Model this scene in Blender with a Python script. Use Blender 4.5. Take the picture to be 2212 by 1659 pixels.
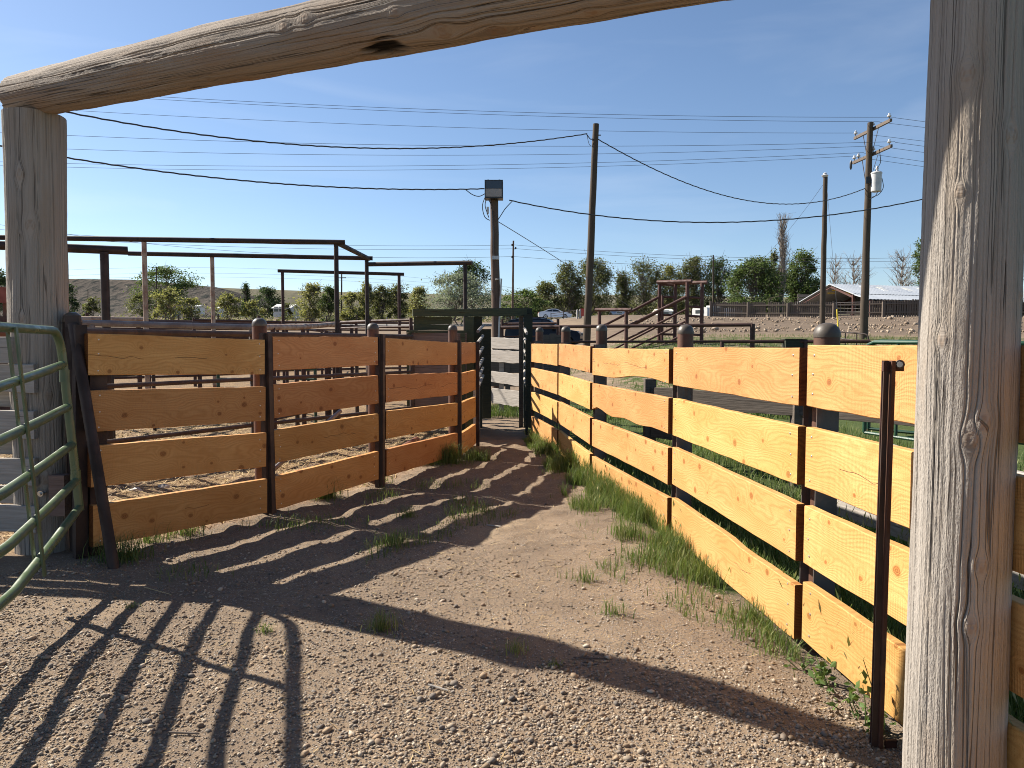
import bpy, math, random
import numpy as np
from mathutils import Vector, Matrix
R = math.radians
scene = bpy.context.scene
for o in list(bpy.data.objects): bpy.data.objects.remove(o)
col = scene.collection
random.seed(7); rng = np.random.default_rng(7)

# ------------------------------------------------------------------ camera
CAM_H, PITCH, FOC = 1.5, 2.95, 1600.0
cam_d = bpy.data.cameras.new('camera'); cam = bpy.data.objects.new('camera', cam_d); col.objects.link(cam)
cam.location = (0, 0, CAM_H); cam.rotation_euler = (R(90 - PITCH), 0, 0)
cam_d.sensor_width = 36; cam_d.lens = FOC / 2212 * 36; cam_d.clip_start = .05; cam_d.clip_end = 20000
scene.camera = cam
# ------------------------------------------------------------------ light: one sun, one sky
SHX, SHY, ELEV = .885, -.465, 38.0          # direction in which shadows fall, height of the sun
sun_dir = Vector((-SHX * math.cos(R(ELEV)), -SHY * math.cos(R(ELEV)), math.sin(R(ELEV)))).normalized()
sun_d = bpy.data.lights.new('sun', 'SUN'); sun_d.energy = 5.0; sun_d.angle = R(.53); sun_d.color = (1, .92, .80)
sun = bpy.data.objects.new('sun', sun_d); col.objects.link(sun)
sun.location = (-30, 20, 40); sun.rotation_euler = sun_dir.to_track_quat('Z', 'Y').to_euler()
world = bpy.data.worlds.new('World'); scene.world = world; world.use_nodes = True
wn = world.node_tree; wn.nodes.clear()
sky = wn.nodes.new('ShaderNodeTexSky'); sky.sky_type = 'NISHITA'; sky.sun_disc = False
sky.sun_elevation = R(ELEV); sky.sun_rotation = math.atan2(sun_dir.x, sun_dir.y)
sky.altitude = 900; sky.air_density = 1.0; sky.dust_density = .7; sky.ozone_density = 3.0
bg = wn.nodes.new('ShaderNodeBackground'); bg.inputs['Strength'].default_value = .061
wo = wn.nodes.new('ShaderNodeOutputWorld')
# thin cirrus wisps, all round the sky
tc = wn.nodes.new('ShaderNodeTexCoord'); mp = wn.nodes.new('ShaderNodeMapping'); mp.inputs['Scale'].default_value = (1.2, 3.4, 9)
mp.inputs['Rotation'].default_value = (0, .25, .3)
ns = wn.nodes.new('ShaderNodeTexNoise'); ns.inputs['Scale'].default_value = 1.6; ns.inputs['Detail'].default_value = 7; ns.inputs['Distortion'].default_value = .6
rp = wn.nodes.new('ShaderNodeMapRange'); rp.inputs[1].default_value = .52; rp.inputs[2].default_value = .85; rp.inputs[4].default_value = .13
mx = wn.nodes.new('ShaderNodeMix'); mx.data_type = 'RGBA'; mx.inputs[7].default_value = (8.5, 8.8, 9.0, 1)
L = wn.links.new
L(tc.outputs['Generated'], mp.inputs[0]); L(mp.outputs[0], ns.inputs['Vector']); L(ns.outputs[0], rp.inputs[0]); L(rp.outputs[0], mx.inputs[0])
L(sky.outputs[0], mx.inputs[6]); L(mx.outputs[2], bg.inputs[0]); L(bg.outputs[0], wo.inputs[0])
scene.view_settings.view_transform = 'Standard'; scene.view_settings.look = 'None'
scene.view_settings.exposure = 1.27; scene.view_settings.gamma = 1
scene.render.engine = 'CYCLES'; scene.cycles.max_bounces = 5; scene.cycles.diffuse_bounces = 3; scene.cycles.glossy_bounces = 2; scene.cycles.transmission_bounces = 2; scene.cycles.filter_width = 1.0

# ------------------------------------------------------------------ measuring
_c, _s = math.cos(R(PITCH)), math.sin(R(PITCH))
def at(u, v, Y):
    """world point at depth Y that was measured at (u, v) on a 2212 x 1659 copy of the photograph"""
    a = (u - 1106) / FOC; b = -(v - 829.5) / FOC
    t = Y / (_c + b * _s)
    return Vector((a * t, Y, CAM_H + (-_s + b * _c) * t))
def gr(u, v, z=0):
    a = (u - 1106) / FOC; b = -(v - 829.5) / FOC
    t = (z - CAM_H) / (-_s + b * _c)
    return Vector((a * t, (_c + b * _s) * t, z))

# ------------------------------------------------------------------ noise
def vnoise(x, y, seed=0):
    x = np.asarray(x, float); y = np.asarray(y, float)
    g = np.random.default_rng(seed).random((256, 256))
    xi = np.floor(x).astype(int); yi = np.floor(y).astype(int); fx = x - xi; fy = y - yi
    fx = fx * fx * (3 - 2 * fx); fy = fy * fy * (3 - 2 * fy)
    a = g[xi & 255, yi & 255]; b = g[(xi + 1) & 255, yi & 255]; c = g[xi & 255, (yi + 1) & 255]; d = g[(xi + 1) & 255, (yi + 1) & 255]
    return (a + (b - a) * fx) * (1 - fy) + (c + (d - c) * fx) * fy - .5
def sst(a, b, x):
    t = np.clip((np.asarray(x, float) - a) / (b - a), 0, 1); return t * t * (3 - 2 * t)

# ------------------------------------------------------------------ terrain
def terrain(x, y):
    x = np.asarray(x, float); y = np.asarray(y, float)
    t = np.maximum(y - 15, 0)
    z = .052 * t * t / (t + 6) - .022 * np.maximum(y - 170, 0) * sst(170, 260, y)
    z = z + (1.05 * sst(18, 31, y) * sst(2, 7, x) + .55 * sst(40, 62, y) * sst(5, 14, x)) * (1 - sst(95, 130, y))      # yard, and the bank under the board fence
    z = z + vnoise(x / 6, y / 6, 11) * .35 * sst(20, 60, y) + vnoise(x / 1.6, y / 1.6, 12) * .22 * sst(38, 46, y) * sst(5, 14, x) * (1 - sst(62, 70, y))
    z = z - .06 * sst(.9, 1.5, x) * sst(1, 3, y) * (1 - sst(6, 9, y))
    return z
def T(x, y): return float(terrain(x, y))
def relief(x, y):
    n = vnoise(x * 1.3, y * 1.3, 1) * .045 + vnoise(x * 3.7, y * 3.7, 2) * .044 + vnoise(x * 9, y * 9, 3) * .024 + vnoise(x * 22, y * 22, 4) * .008
    near = (1 - sst(16, 40, y)) * (1 - sst(9, 20, np.abs(x)))
    return n * (.35 + .65 * sst(4.5, 6.5, y)) * near

# ------------------------------------------------------------------ mesh helpers
W = {}                       # world origin of every object that parents others
def link(o, parent=None):
    col.objects.link(o)
    if parent is not None: o.parent = parent
    return o
def tag(o, label=None, cat=None, group=None, kind=None):
    if label: o['label'] = label
    if cat: o['category'] = cat
    if group: o['group'] = group
    if kind: o['kind'] = kind
    return o
def thing(name, label, cat, loc=(0, 0, 0), group=None):
    o = bpy.data.objects.new(name, None); o.empty_display_size = .2; link(o); o.location = loc; W[o] = Vector(loc)
    return tag(o, label, cat, group)
class MB:
    def __init__(s): s.v = []; s.f = []
    def add(s, vs, fs):
        n = len(s.v); s.v += [tuple(p) for p in vs]; s.f += [tuple(i + n for i in f) for f in fs]; return s
    def box(s, lo, hi, M=None):
        x0, y0, z0 = lo; x1, y1, z1 = hi
        vs = [(x0, y0, z0), (x1, y0, z0), (x1, y1, z0), (x0, y1, z0), (x0, y0, z1), (x1, y0, z1), (x1, y1, z1), (x0, y1, z1)]
        if M is not None: vs = [M @ Vector(p) for p in vs]
        return s.add(vs, [(0, 3, 2, 1), (4, 5, 6, 7), (0, 1, 5, 4), (1, 2, 6, 5), (2, 3, 7, 6), (3, 0, 4, 7)])
    def bar(s, a, b, w, h, up=(0, 0, 1)):
        a = Vector(a); b = Vector(b); x = (b - a).normalized(); u = Vector(up)
        if abs(x.dot(u)) > .99: u = Vector((0, 1, 0))
        y = u.cross(x).normalized(); z = x.cross(y)
        M = Matrix((x, y, z)).transposed().to_4x4(); M.translation = a
        return s.box((0, -w / 2, -h / 2), ((b - a).length, w / 2, h / 2), M)
    def tube(s, pts, r, n=8, caps=True):
        pts = [Vector(p) for p in pts]; m = len(pts)
        rs = r if hasattr(r, '__len__') else [r] * m
        base = len(s.v); t = (pts[1] - pts[0]).normalized()
        up = Vector((0, 0, 1)) if abs(t.z) < .9 else Vector((1, 0, 0))
        nrm = up.cross(t).normalized()
        for i, p in enumerate(pts):
            t2 = (pts[min(i + 1, m - 1)] - pts[max(i - 1, 0)]).normalized()
            nrm = (nrm - t2 * nrm.dot(t2)).normalized(); bn = t2.cross(nrm)
            for k in range(n):
                an = 2 * math.pi * k / n
                s.v.append(tuple(p + (nrm * math.cos(an) + bn * math.sin(an)) * rs[i]))
        for i in range(m - 1):
            for k in range(n):
                a = base + i * n + k; b = base + i * n + (k + 1) % n
                s.f.append((a, b, b + n, a + n))
        if caps:
            s.f.append(tuple(base + k for k in reversed(range(n)))); s.f.append(tuple(base + (m - 1) * n + k for k in range(n)))
        return s
    def lathe(s, prof, c, n=16):
        base = len(s.v); c = Vector(c)
        for r, z in prof:
            for k in range(n):
                an = 2 * math.pi * k / n; s.v.append((c.x + r * math.cos(an), c.y + r * math.sin(an), c.z + z))
        for i in range(len(prof) - 1):
            for k in range(n):
                a = base + i * n + k; b = base + i * n + (k + 1) % n; s.f.append((a, b, b + n, a + n))
        s.f.append(tuple(base + k for k in reversed(range(n)))); s.f.append(tuple(base + (len(prof) - 1) * n + k for k in range(n)))
        return s
    def mesh(s, name, off=Vector((0, 0, 0)), sharp=35):
        me = bpy.data.meshes.new(name)
        me.from_pydata([(p[0] - off[0], p[1] - off[1], p[2] - off[2]) for p in s.v], [], s.f)
        me.polygons.foreach_set('use_smooth', [True] * len(me.polygons)); me.set_sharp_from_angle(angle=R(sharp)); me.update()
        return me
    def build(s, name, mat, parent=None, loc=None, sharp=35):
        org = Vector(loc) if loc is not None else (W[parent] if parent is not None else Vector((0, 0, 0)))
        me = s.mesh(name, org, sharp); me.materials.append(mat)
        o = bpy.data.objects.new(name, me); link(o, parent)
        o.location = org - (W[parent] if parent is not None else Vector((0, 0, 0))); W[o] = org
        return o
def quick(name, V, F, mat, attrs=None, uv=None, smooth=True, parent=None, org=None, corners=4):
    """numpy mesh; V (n,3), F (m,corners)"""
    me = bpy.data.meshes.new(name); n, m = len(V), len(F)
    if org is None: org = W[parent] if parent is not None else Vector((0, 0, 0))
    me.vertices.add(n); me.vertices.foreach_set('co', (np.asarray(V, np.float32) - np.array(org, np.float32)).ravel())
    me.loops.add(m * corners); me.loops.foreach_set('vertex_index', np.asarray(F, np.int32).ravel())
    me.polygons.add(m); me.polygons.foreach_set('loop_start', np.arange(0, m * corners, corners, dtype=np.int32))
    me.polygons.foreach_set('use_smooth', np.full(m, smooth, bool))
    me.update(calc_edges=True)
    for k, a in (attrs or {}).items():
        a = np.asarray(a, np.float32)
        if a.ndim == 1:
            at_ = me.attributes.new(k, 'FLOAT', 'POINT'); at_.data.foreach_set('value', a)
        else:
            at_ = me.attributes.new(k, 'FLOAT_COLOR', 'POINT')
            at_.data.foreach_set('color', np.concatenate([a, np.ones((n, 1), np.float32)], 1).ravel())
    if uv is not None:
        l = me.uv_layers.new(name='UVMap'); l.data.foreach_set('uv', np.asarray(uv, np.float32)[np.asarray(F).ravel()].ravel())
    me.materials.append(mat)
    o = bpy.data.objects.new(name, me); link(o, parent)
    o.location = Vector(org) - (W[parent] if parent is not None else Vector((0, 0, 0))); W[o] = Vector(org)
    return o

# ------------------------------------------------------------------ material helpers
class G:
    def __init__(s, name):
        s.m = bpy.data.materials.new(name); s.m.use_nodes = True; s.t = s.m.node_tree
        s.b = s.t.nodes['Principled BSDF']; s.out = s.t.nodes['Material Output']
    def put(s, sock, v):
        if isinstance(v, bpy.types.NodeSocket): s.t.links.new(v, sock)
        elif isinstance(v, (tuple, list)) and len(v) == 3 and sock.type == 'RGBA': sock.default_value = (*v, 1)
        else: sock.default_value = v
    def n(s, kind, out=0, props=None, **inp):
        nd = s.t.nodes.new('ShaderNode' + kind)
        for k, v in (props or {}).items(): setattr(nd, k, v)
        for k, v in inp.items():
            key = int(k[1:]) if k[0] == 'i' and k[1:].isdigit() else k.replace('_', ' ')
            s.put(nd.inputs[key], v)
        return nd.outputs[out]
    def mth(s, op, a, b=0.0, c=0.0, clamp=False): return s.n('Math', props={'operation': op, 'use_clamp': clamp}, i0=a, i1=b, i2=c)
    def add(s, a, b): return s.mth('ADD', a, b)
    def mul(s, a, b): return s.mth('MULTIPLY', a, b)
    def vm(s, op, a, b=(0, 0, 0)): return s.n('VectorMath', props={'operation': op}, i0=a, i1=b)
    def noise(s, vec, scale, detail=4, rough=.55, dist=0): return s.n('TexNoise', Vector=vec, Scale=scale, Detail=detail, Roughness=rough, Distortion=dist)
    def rng(s, v, a, b, lo=0., hi=1., smooth=True):
        return s.n('MapRange', props={'interpolation_type': 'SMOOTHSTEP' if smooth else 'LINEAR'}, i0=v, i1=a, i2=b, i3=lo, i4=hi)
    def mix(s, f, a, b, mode='MIX'): return s.n('Mix', out=2, props={'data_type': 'RGBA', 'blend_type': mode, 'clamp_factor': True}, i0=f, i6=a, i7=b)
    def obj(s): return s.n('TexCoord', out=3)
    def xyz(s, v):
        nd = s.t.nodes.new('ShaderNodeSeparateXYZ'); s.put(nd.inputs[0], v); return nd.outputs
    def vec(s, x, y, z): return s.n('CombineXYZ', i0=x, i1=y, i2=z)
    def rand(s): return s.n('ObjectInfo', out=5)
    def island(s): return s.n('NewGeometry', out=8)
    def bump(s, h, strength=.5, dist=.01, normal=None):
        kw = dict(Strength=strength, Distance=dist, Height=h)
        if normal is not None: kw['Normal'] = normal
        return s.n('Bump', **kw)
    def fin(s, color, rough=.7, normal=None, metal=0., spec=.4):
        s.put(s.b.inputs['Base Color'], color); s.put(s.b.inputs['Roughness'], rough); s.put(s.b.inputs['Metallic'], metal)
        s.put(s.b.inputs['Specular IOR Level'], spec)
        if normal is not None: s.put(s.b.inputs['Normal'], normal)
        return s.m

def m_lumber(name, light, dark, knotc, saw=1.):
    g = G(name); o = g.obj(); r = g.rand()
    p = g.vm('ADD', o, g.vec(g.mul(r, 91.), g.mul(r, 13.), g.mul(r, 47.)))
    x, y, z = g.xyz(p)
    nd = g.t.nodes.new('ShaderNodeTexVoronoi'); nd.voronoi_dimensions = '2D'; g.put(nd.inputs['Vector'], g.vec(g.mul(x, 1.0), g.mul(z, 1.25), 0.)); nd.inputs['Scale'].default_value = 4.2
    d, cc = nd.outputs[0], nd.outputs[1]
    sel = g.mth('GREATER_THAN', g.xyz(cc)[0], .5)
    size = g.rng(g.xyz(cc)[1], 0, 1, .05, .13)
    jig = g.add(d, g.mul(g.add(g.noise(p, 30, 2), -.5), .05))
    kn = g.mul(g.rng(g.mth('DIVIDE', jig, size), .55, 1.2, 1., 0.), sel)
    w = g.mul(g.mth('POWER', g.rng(d, 0, .5, 1., 0., False), 2.5), sel)
    slow = g.noise(g.vec(g.mul(x, .7), g.mul(y, 2.), g.mul(z, 2.6)), 1.6, 2, .5)
    fig = g.noise(g.vec(g.mul(x, 1.6), y, g.mul(z, 5.)), 2.2, 3, .5)
    f = g.add(g.add(g.mul(z, 46.), g.mul(slow, 20.)), g.add(g.mul(fig, 2.4), g.mul(w, 5.)))
    ring = g.mth('POWER', g.add(.5, g.mul(g.mth('SINE', g.mul(f, 6.2832)), .5)), 1.6)
    fine = g.noise(g.vec(g.mul(x, 2.2), g.mul(y, 60.), g.mul(z, 130.)), 1., 3, .6)
    tone = g.noise(g.vec(g.mul(x, 1.2), y, g.mul(z, 3.)), 1.8, 3, .5)
    c = g.mix(g.rng(tone, .3, .72, 0, 1), light, dark)
    c = g.mix(g.mul(ring, .36), c, (dark[0] * .70, dark[1] * .58, dark[2] * .45))
    c = g.mix(g.rng(fine, .45, .75, 0., .28), c, (dark[0] * .72, dark[1] * .6, dark[2] * .5))
    c = g.mix(g.mul(w, .28), c, (dark[0] * .85, dark[1] * .7, dark[2] * .5))
    core = g.add(.5, g.mul(g.mth('SINE', g.mul(g.mth('DIVIDE', jig, size), 16.)), .5))
    c = g.mix(kn, c, g.mix(core, knotc, (knotc[0] * 1.7, knotc[1] * 1.8, knotc[2] * 1.7)))
    # a drying check: one thin meandering split on some boards
    zc = g.add(g.xyz(o)[2], g.add(.15, g.mul(g.add(g.noise(g.vec(g.mul(x, 2.), r, 0.), 1.5, 2), -.5), .16)))
    chk = g.mul(g.mul(g.rng(g.mth('ABSOLUTE', zc), .0008, .0022, 1., 0.), g.mth('GREATER_THAN', g.noise(g.vec(g.mul(x, 1.4), g.mul(r, 9.), 3.), 1., 1), .53)), g.mth('GREATER_THAN', r, .35))
    c = g.mix(g.mul(chk, .85), c, (.08, .04, .02))
    swd = g.mul(g.mul(g.rng(g.mth('SINE', g.mul(g.add(x, g.mul(z, .06)), 560.)), .3, 1.), g.rng(g.noise(g.vec(g.mul(x, 160.), y, g.mul(z, 220.)), 1., 1), .5, .62)), saw * .5)
    c = g.mix(swd, c, (dark[0] * .62, dark[1] * .5, dark[2] * .4))
    eg = g.rng(g.mth('ABSOLUTE', g.xyz(g.n('TexCoord', out=1))[0]), .6, .9)      # sawn end grain, darkened further to put the end faces' shade into the colour
    c = g.mix(eg, c, g.mix(ring, (dark[0] * .32, dark[1] * .22, dark[2] * .16), (dark[0] * .22, dark[1] * .14, dark[2] * .10)))
    hs = g.n('HueSaturation', Hue=g.rng(g.mth('FRACT', g.mul(r, 17.)), 0, 1, .489, .508, False), Saturation=1., Value=g.rng(g.mth('FRACT', g.mul(r, 5.3)), 0, 1, .80, 1.06, False), Color=c)
    sw = g.mth('SINE', g.mul(g.add(x, g.mul(z, .06)), 560.))
    swm = g.mul(g.rng(g.noise(g.vec(x, y, g.mul(z, 2.)), 2.4, 2), .42, .62), saw)
    rough = g.noise(g.vec(g.mul(x, 240.), g.mul(y, 90.), g.mul(z, 240.)), 1., 2)
    h = g.add(g.add(g.mul(ring, .25), g.mul(fine, .5)), g.add(g.mul(g.mul(sw, swm), .3), g.add(g.mul(rough, .5), g.add(g.mul(kn, .4), g.mul(chk, -3.)))))
    return g.fin(hs, .72, g.bump(h, .55, .0035), spec=.25)
def m_boards(name, a, b, dark, warm=None, scale=1.):
    """old sawn timber; grain along local X"""
    g = G(name); o = g.obj(); r = g.rand()
    p = g.vm('ADD', o, g.vec(g.mul(r, 91.), g.mul(r, 13.), g.mul(r, 47.))); x, y, z = g.xyz(p)
    n1 = g.noise(g.vec(g.mul(x, 2.5), g.mul(y, 40.), g.mul(z, 55.)), scale, 5, .65, .4)
    n2 = g.noise(g.vec(g.mul(x, .9), g.mul(y, 4.), g.mul(z, 6.)), scale * 2, 4, .6)
    n3 = g.noise(g.vec(g.mul(x, 5.), g.mul(y, 100.), g.mul(z, 160.)), scale, 2, .6)
    c = g.mix(g.rng(n1, .32, .68), a, b); c = g.mix(g.rng(n2, .5, .75, 0, .7), c, warm or b)
    c = g.mix(g.rng(n1, .62, .7, 0, .85), c, dark)
    h = g.add(g.mul(n1, -1.), g.mul(n3, .5))
    return g.fin(c, .85, g.bump(h, .8, .006), spec=.2)
def m_log(name, a, b, dark, warm):
    """weathered round timber; UV = metres round the log (bent round its knots), metres along it"""
    g = G(name); uv = g.n('UVMap', props={'uv_map': 'UVMap'}); u, v, _ = g.xyz(uv)
    kn = g.n('Attribute', out=2, props={'attribute_name': 'knot'}); ch = g.n('Attribute', out=2, props={'attribute_name': 'char'})
    s1 = g.noise(g.vec(g.mul(u, 70.), g.mul(v, .28), 0.), 1., 4, .6, .1)
    s2 = g.noise(g.vec(g.mul(u, 190.), g.mul(v, 1.1), 5.), 1., 3, .6)
    s3 = g.noise(g.vec(g.mul(u, 6.), g.mul(v, 1.3), 9.), 1., 3, .55)
    s4 = g.noise(g.vec(g.mul(u, 260.), g.mul(v, 60.), 2.), 1., 2, .6)
    c = g.mix(g.rng(s1, .3, .7), a, b); c = g.mix(g.rng(s3, .48, .68, 0, .75), c, warm)
    c = g.mix(g.rng(s2, .55, .75, 0, .45), c, (b[0] * .6, b[1] * .58, b[2] * .55))
    c = g.mix(g.rng(s1, .62, .70, 0, .45), c, dark)
    fz = g.noise(g.vec(g.mul(u, 26.), g.mul(v, .2), 31.), 1., 2, .5, .05)
    fs = g.rng(g.mth('ABSOLUTE', g.add(fz, -.5)), .002, .009, 1., 0.)
    c = g.mix(g.mul(fs, .7), c, (dark[0] * .6, dark[1] * .6, dark[2] * .6))
    c = g.mix(g.mul(kn, .6), c, (warm[0] * .8, warm[1] * .66, warm[2] * .55)); c = g.mix(ch, c, (.012, .010, .009))
    h = g.add(g.add(g.mul(s1, -.9), g.mul(s2, -.8)), g.add(g.mul(s4, .9), g.mul(fs, -1.6)))
    return g.fin(c, .88, g.bump(h, .85, .006), spec=.15)
def m_rust(name, a, b, c3, rough=.62, scale=6., spec=.4):
    g = G(name); o = g.obj(); r = g.rand(); p = g.vm('ADD', o, g.vec(g.mul(r, 31.), g.mul(r, 17.), g.mul(r, 7.)))
    n1 = g.noise(p, scale, 5, .6); n2 = g.noise(g.vm('MULTIPLY', p, (9., 9., 1.2)), 1.5, 4, .6); n3 = g.noise(p, scale * 14, 3)
    c = g.mix(g.rng(n1, .38, .66), a, b); c = g.mix(g.rng(n2, .54, .72, 0, .8), c, c3)
    return g.fin(c, g.rng(n1, .3, .7, rough - .12, rough + .15), g.bump(n3, .25, .002), spec=spec)
def m_paint(name, a, b=None, rough=.5, metal=0., spec=.5, scale=5.):
    g = G(name); o = g.obj(); b = b or tuple(k * .8 for k in a)
    n1 = g.noise(o, scale, 4, .6); n2 = g.noise(o, scale * 12, 3)
    return g.fin(g.mix(g.rng(n1, .35, .7), a, b), g.rng(n2, .3, .7, rough - .08, rough + .1), g.bump(n2, .08, .002), metal, spec)
def m_leaf(name, a, b, c3=None, trans=.35):
    g = G(name); i = g.island(); o = g.obj()
    f = g.add(g.mul(i, .7), g.mul(g.noise(o, .9, 2), .5))
    c = g.mix(g.rng(f, .3, .85, 0, 1, False), a, b)
    if c3: c = g.mix(g.mth('GREATER_THAN', g.mth('FRACT', g.mul(i, 7.77)), .72), c, c3)
    g.fin(c, .6, spec=.25)
    tr = g.n('BsdfTranslucent', Color=g.mix(.5, c, (b[0] * 1.5, b[1] * 1.6, b[2])))
    ms = g.n('MixShader', i0=trans, i1=g.b.outputs[0], i2=tr)
    g.t.links.new(ms, g.out.inputs[0]); return g.m

M = {}
M['lumber_left'] = m_lumber('new_lumber_left', (.585, .318, .116), (.495, .243, .08), (.21, .085, .028), .7)
M['lumber_right'] = m_lumber('new_lumber_right', (.61, .358, .131), (.54, .283, .09), (.24, .095, .025), 1.)
M['log'] = m_log('weathered_log', (.325, .295, .262), (.255, .228, .20), (.10, .085, .073), (.275, .228, .183))
M['beam'] = m_log('weathered_beam', (.30, .248, .20), (.22, .175, .138), (.075, .058, .046), (.25, .18, .128))
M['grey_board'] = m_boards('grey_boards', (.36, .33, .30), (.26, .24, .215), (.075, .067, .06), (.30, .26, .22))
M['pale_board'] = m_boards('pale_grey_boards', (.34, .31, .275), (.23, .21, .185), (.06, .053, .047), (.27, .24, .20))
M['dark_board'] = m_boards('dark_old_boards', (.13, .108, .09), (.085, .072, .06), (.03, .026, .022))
M['fence_board'] = m_boards('brown_fence_boards', (.15, .12, .10), (.105, .085, .07), (.045, .036, .03), (.13, .108, .09))
M['green_wood'] = m_boards('flaking_green_boards', (.066, .072, .042), (.048, .052, .032), (.032, .02, .014), (.085, .085, .035))
M['dark_green_wood'] = m_boards('dark_green_boards', (.036, .041, .030), (.028, .031, .024), (.016, .015, .012), (.042, .045, .028))
M['plywood'] = m_boards('weathered_plywood', (.20, .14, .115), (.14, .095, .08), (.07, .05, .04), (.17, .13, .11))
M['pole'] = m_boards('pole_timber', (.085, .066, .050), (.055, .043, .033), (.02, .017, .014), (.10, .074, .052))
M['pole_red'] = m_boards('old_pole_timber', (.135, .092, .07), (.09, .063, .05), (.035, .026, .02), (.12, .085, .06))
M['rust'] = m_rust('dark_red_pipe', (.055, .022, .016), (.038, .016, .013), (.085, .036, .024))
M['rust_bright'] = m_rust('rusted_pipe', (.15, .055, .028), (.095, .035, .02), (.22, .095, .04))
M['rust_dark'] = m_rust('brown_black_steel', (.030, .016, .012), (.020, .012, .010), (.05, .022, .014))
M['cap'] = m_rust('steel_cap', (.085, .07, .055), (.06, .05, .04), (.11, .065, .04), .42)
M['worn_pipe'] = m_rust('worn_pale_pipe', (.36, .27, .20), (.22, .12, .08), (.45, .38, .31), .55)
M['grey_pipe'] = m_rust('grey_pipe', (.16, .145, .14), (.11, .09, .085), (.10, .05, .04), .4)
M['steel'] = m_paint('screw_steel', (.62, .60, .56), rough=.3, metal=.8)
M['flat_steel'] = m_rust('mill_steel', (.085, .08, .08), (.06, .055, .052), (.085, .045, .028), .5)
M['rust_post'] = m_rust('rusted_post', (.10, .044, .027), (.065, .03, .02), (.15, .07, .035))
M['rust_brown'] = m_rust('brown_steel', (.062, .036, .026), (.042, .026, .02), (.08, .04, .025))
M['gate_green'] = m_rust('green_tube_paint', (.075, .115, .055), (.055, .09, .045), (.10, .12, .06), .36, 4., .6)
M['far_green'] = m_paint('far_green_paint', (.012, .055, .030), rough=.45)
M['wire'] = m_paint('cable_black', (.02, .02, .022), rough=.6)
M['wire_grey'] = m_paint('wire_grey', (.05, .05, .055), rough=.5)
M['white'] = m_paint('white_paint', (.62, .62, .60), (.55, .55, .53), rough=.5)
M['car_white'] = m_paint('car_white', (.78, .79, .80), (.76, .77, .78), rough=.18, spec=.6)
M['car_navy'] = m_paint('car_navy', (.006, .008, .012), rough=.3, spec=.3)
M['glass'] = m_paint('dark_glass', (.012, .014, .017), rough=.08, spec=.8)
M['lamp_glass'] = m_paint('lamp_glass', (.34, .29, .25), (.25, .21, .18), rough=.2)
M['black'] = m_paint('black_metal', (.012, .012, .014), rough=.4)
M['tyre'] = m_paint('tyre', (.02, .02, .02), rough=.8)
M['alloy'] = m_paint('alloy', (.45, .45, .46), rough=.3, metal=.7)
M['red'] = m_paint('red_sign', (.42, .06, .04), rough=.5)
M['rust_panel'] = m_rust('rusty_red_sheet', (.24, .055, .03), (.19, .042, .025), (.13, .04, .025), .5)
M['roof'] = m_paint('galvanised_roof', (.47, .50, .53), (.40, .43, .46), rough=.45, metal=.15, scale=.4)
M['porcelain'] = m_paint('porcelain', (.55, .56, .58), rough=.25)
M['grey_can'] = m_paint('transformer_grey', (.50, .51, .52), rough=.4)
M['yellow'] = m_paint('yellow_plastic', (.75, .55, .04), rough=.4)
M['concrete'] = m_paint('concrete', (.38, .36, .33), rough=.85)
M['pink_roof'] = m_paint('faded_red_roof', (.45, .22, .17), rough=.7)
M['conduit'] = m_paint('pvc_conduit', (.50, .50, .48), rough=.5)
M['bark'] = m_boards('bark', (.16, .13, .105), (.10, .08, .065), (.05, .04, .033))
M['bare_bark'] = m_boards('pale_bark', (.30, .255, .21), (.20, .17, .14), (.10, .08, .07))
M['twig'] = m_paint('twig', (.10, .075, .06), rough=.85)
M['leaf_dark'] = m_leaf('leaf_dark', (.026, .044, .018), (.058, .088, .032))
M['leaf_mid'] = m_leaf('leaf_mid', (.042, .068, .020), (.095, .135, .040), (.13, .16, .06))
M['leaf_yellow'] = m_leaf('leaf_yellow', (.10, .115, .035), (.21, .205, .07), (.32, .29, .16), .45)
M['leaf_silver'] = m_leaf('leaf_silver', (.12, .15, .11), (.22, .25, .18), (.28, .30, .24))
M['leaf_olive'] = m_leaf('leaf_olive', (.055, .064, .024), (.115, .125, .046), (.17, .165, .08), .4)
M['grass'] = m_leaf('grass', (.050, .090, .022), (.125, .175, .045), (.19, .20, .075), .3)
M['grass_dry'] = m_leaf('seeding_grass', (.10, .14, .038), (.20, .22, .075), (.32, .28, .13), .3)
M['weed'] = m_leaf('weed_leaf', (.06, .11, .03), (.12, .18, .05))
M['straw'] = m_leaf('straw', (.38, .27, .13), (.52, .40, .21), (.28, .19, .10), .1)
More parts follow.
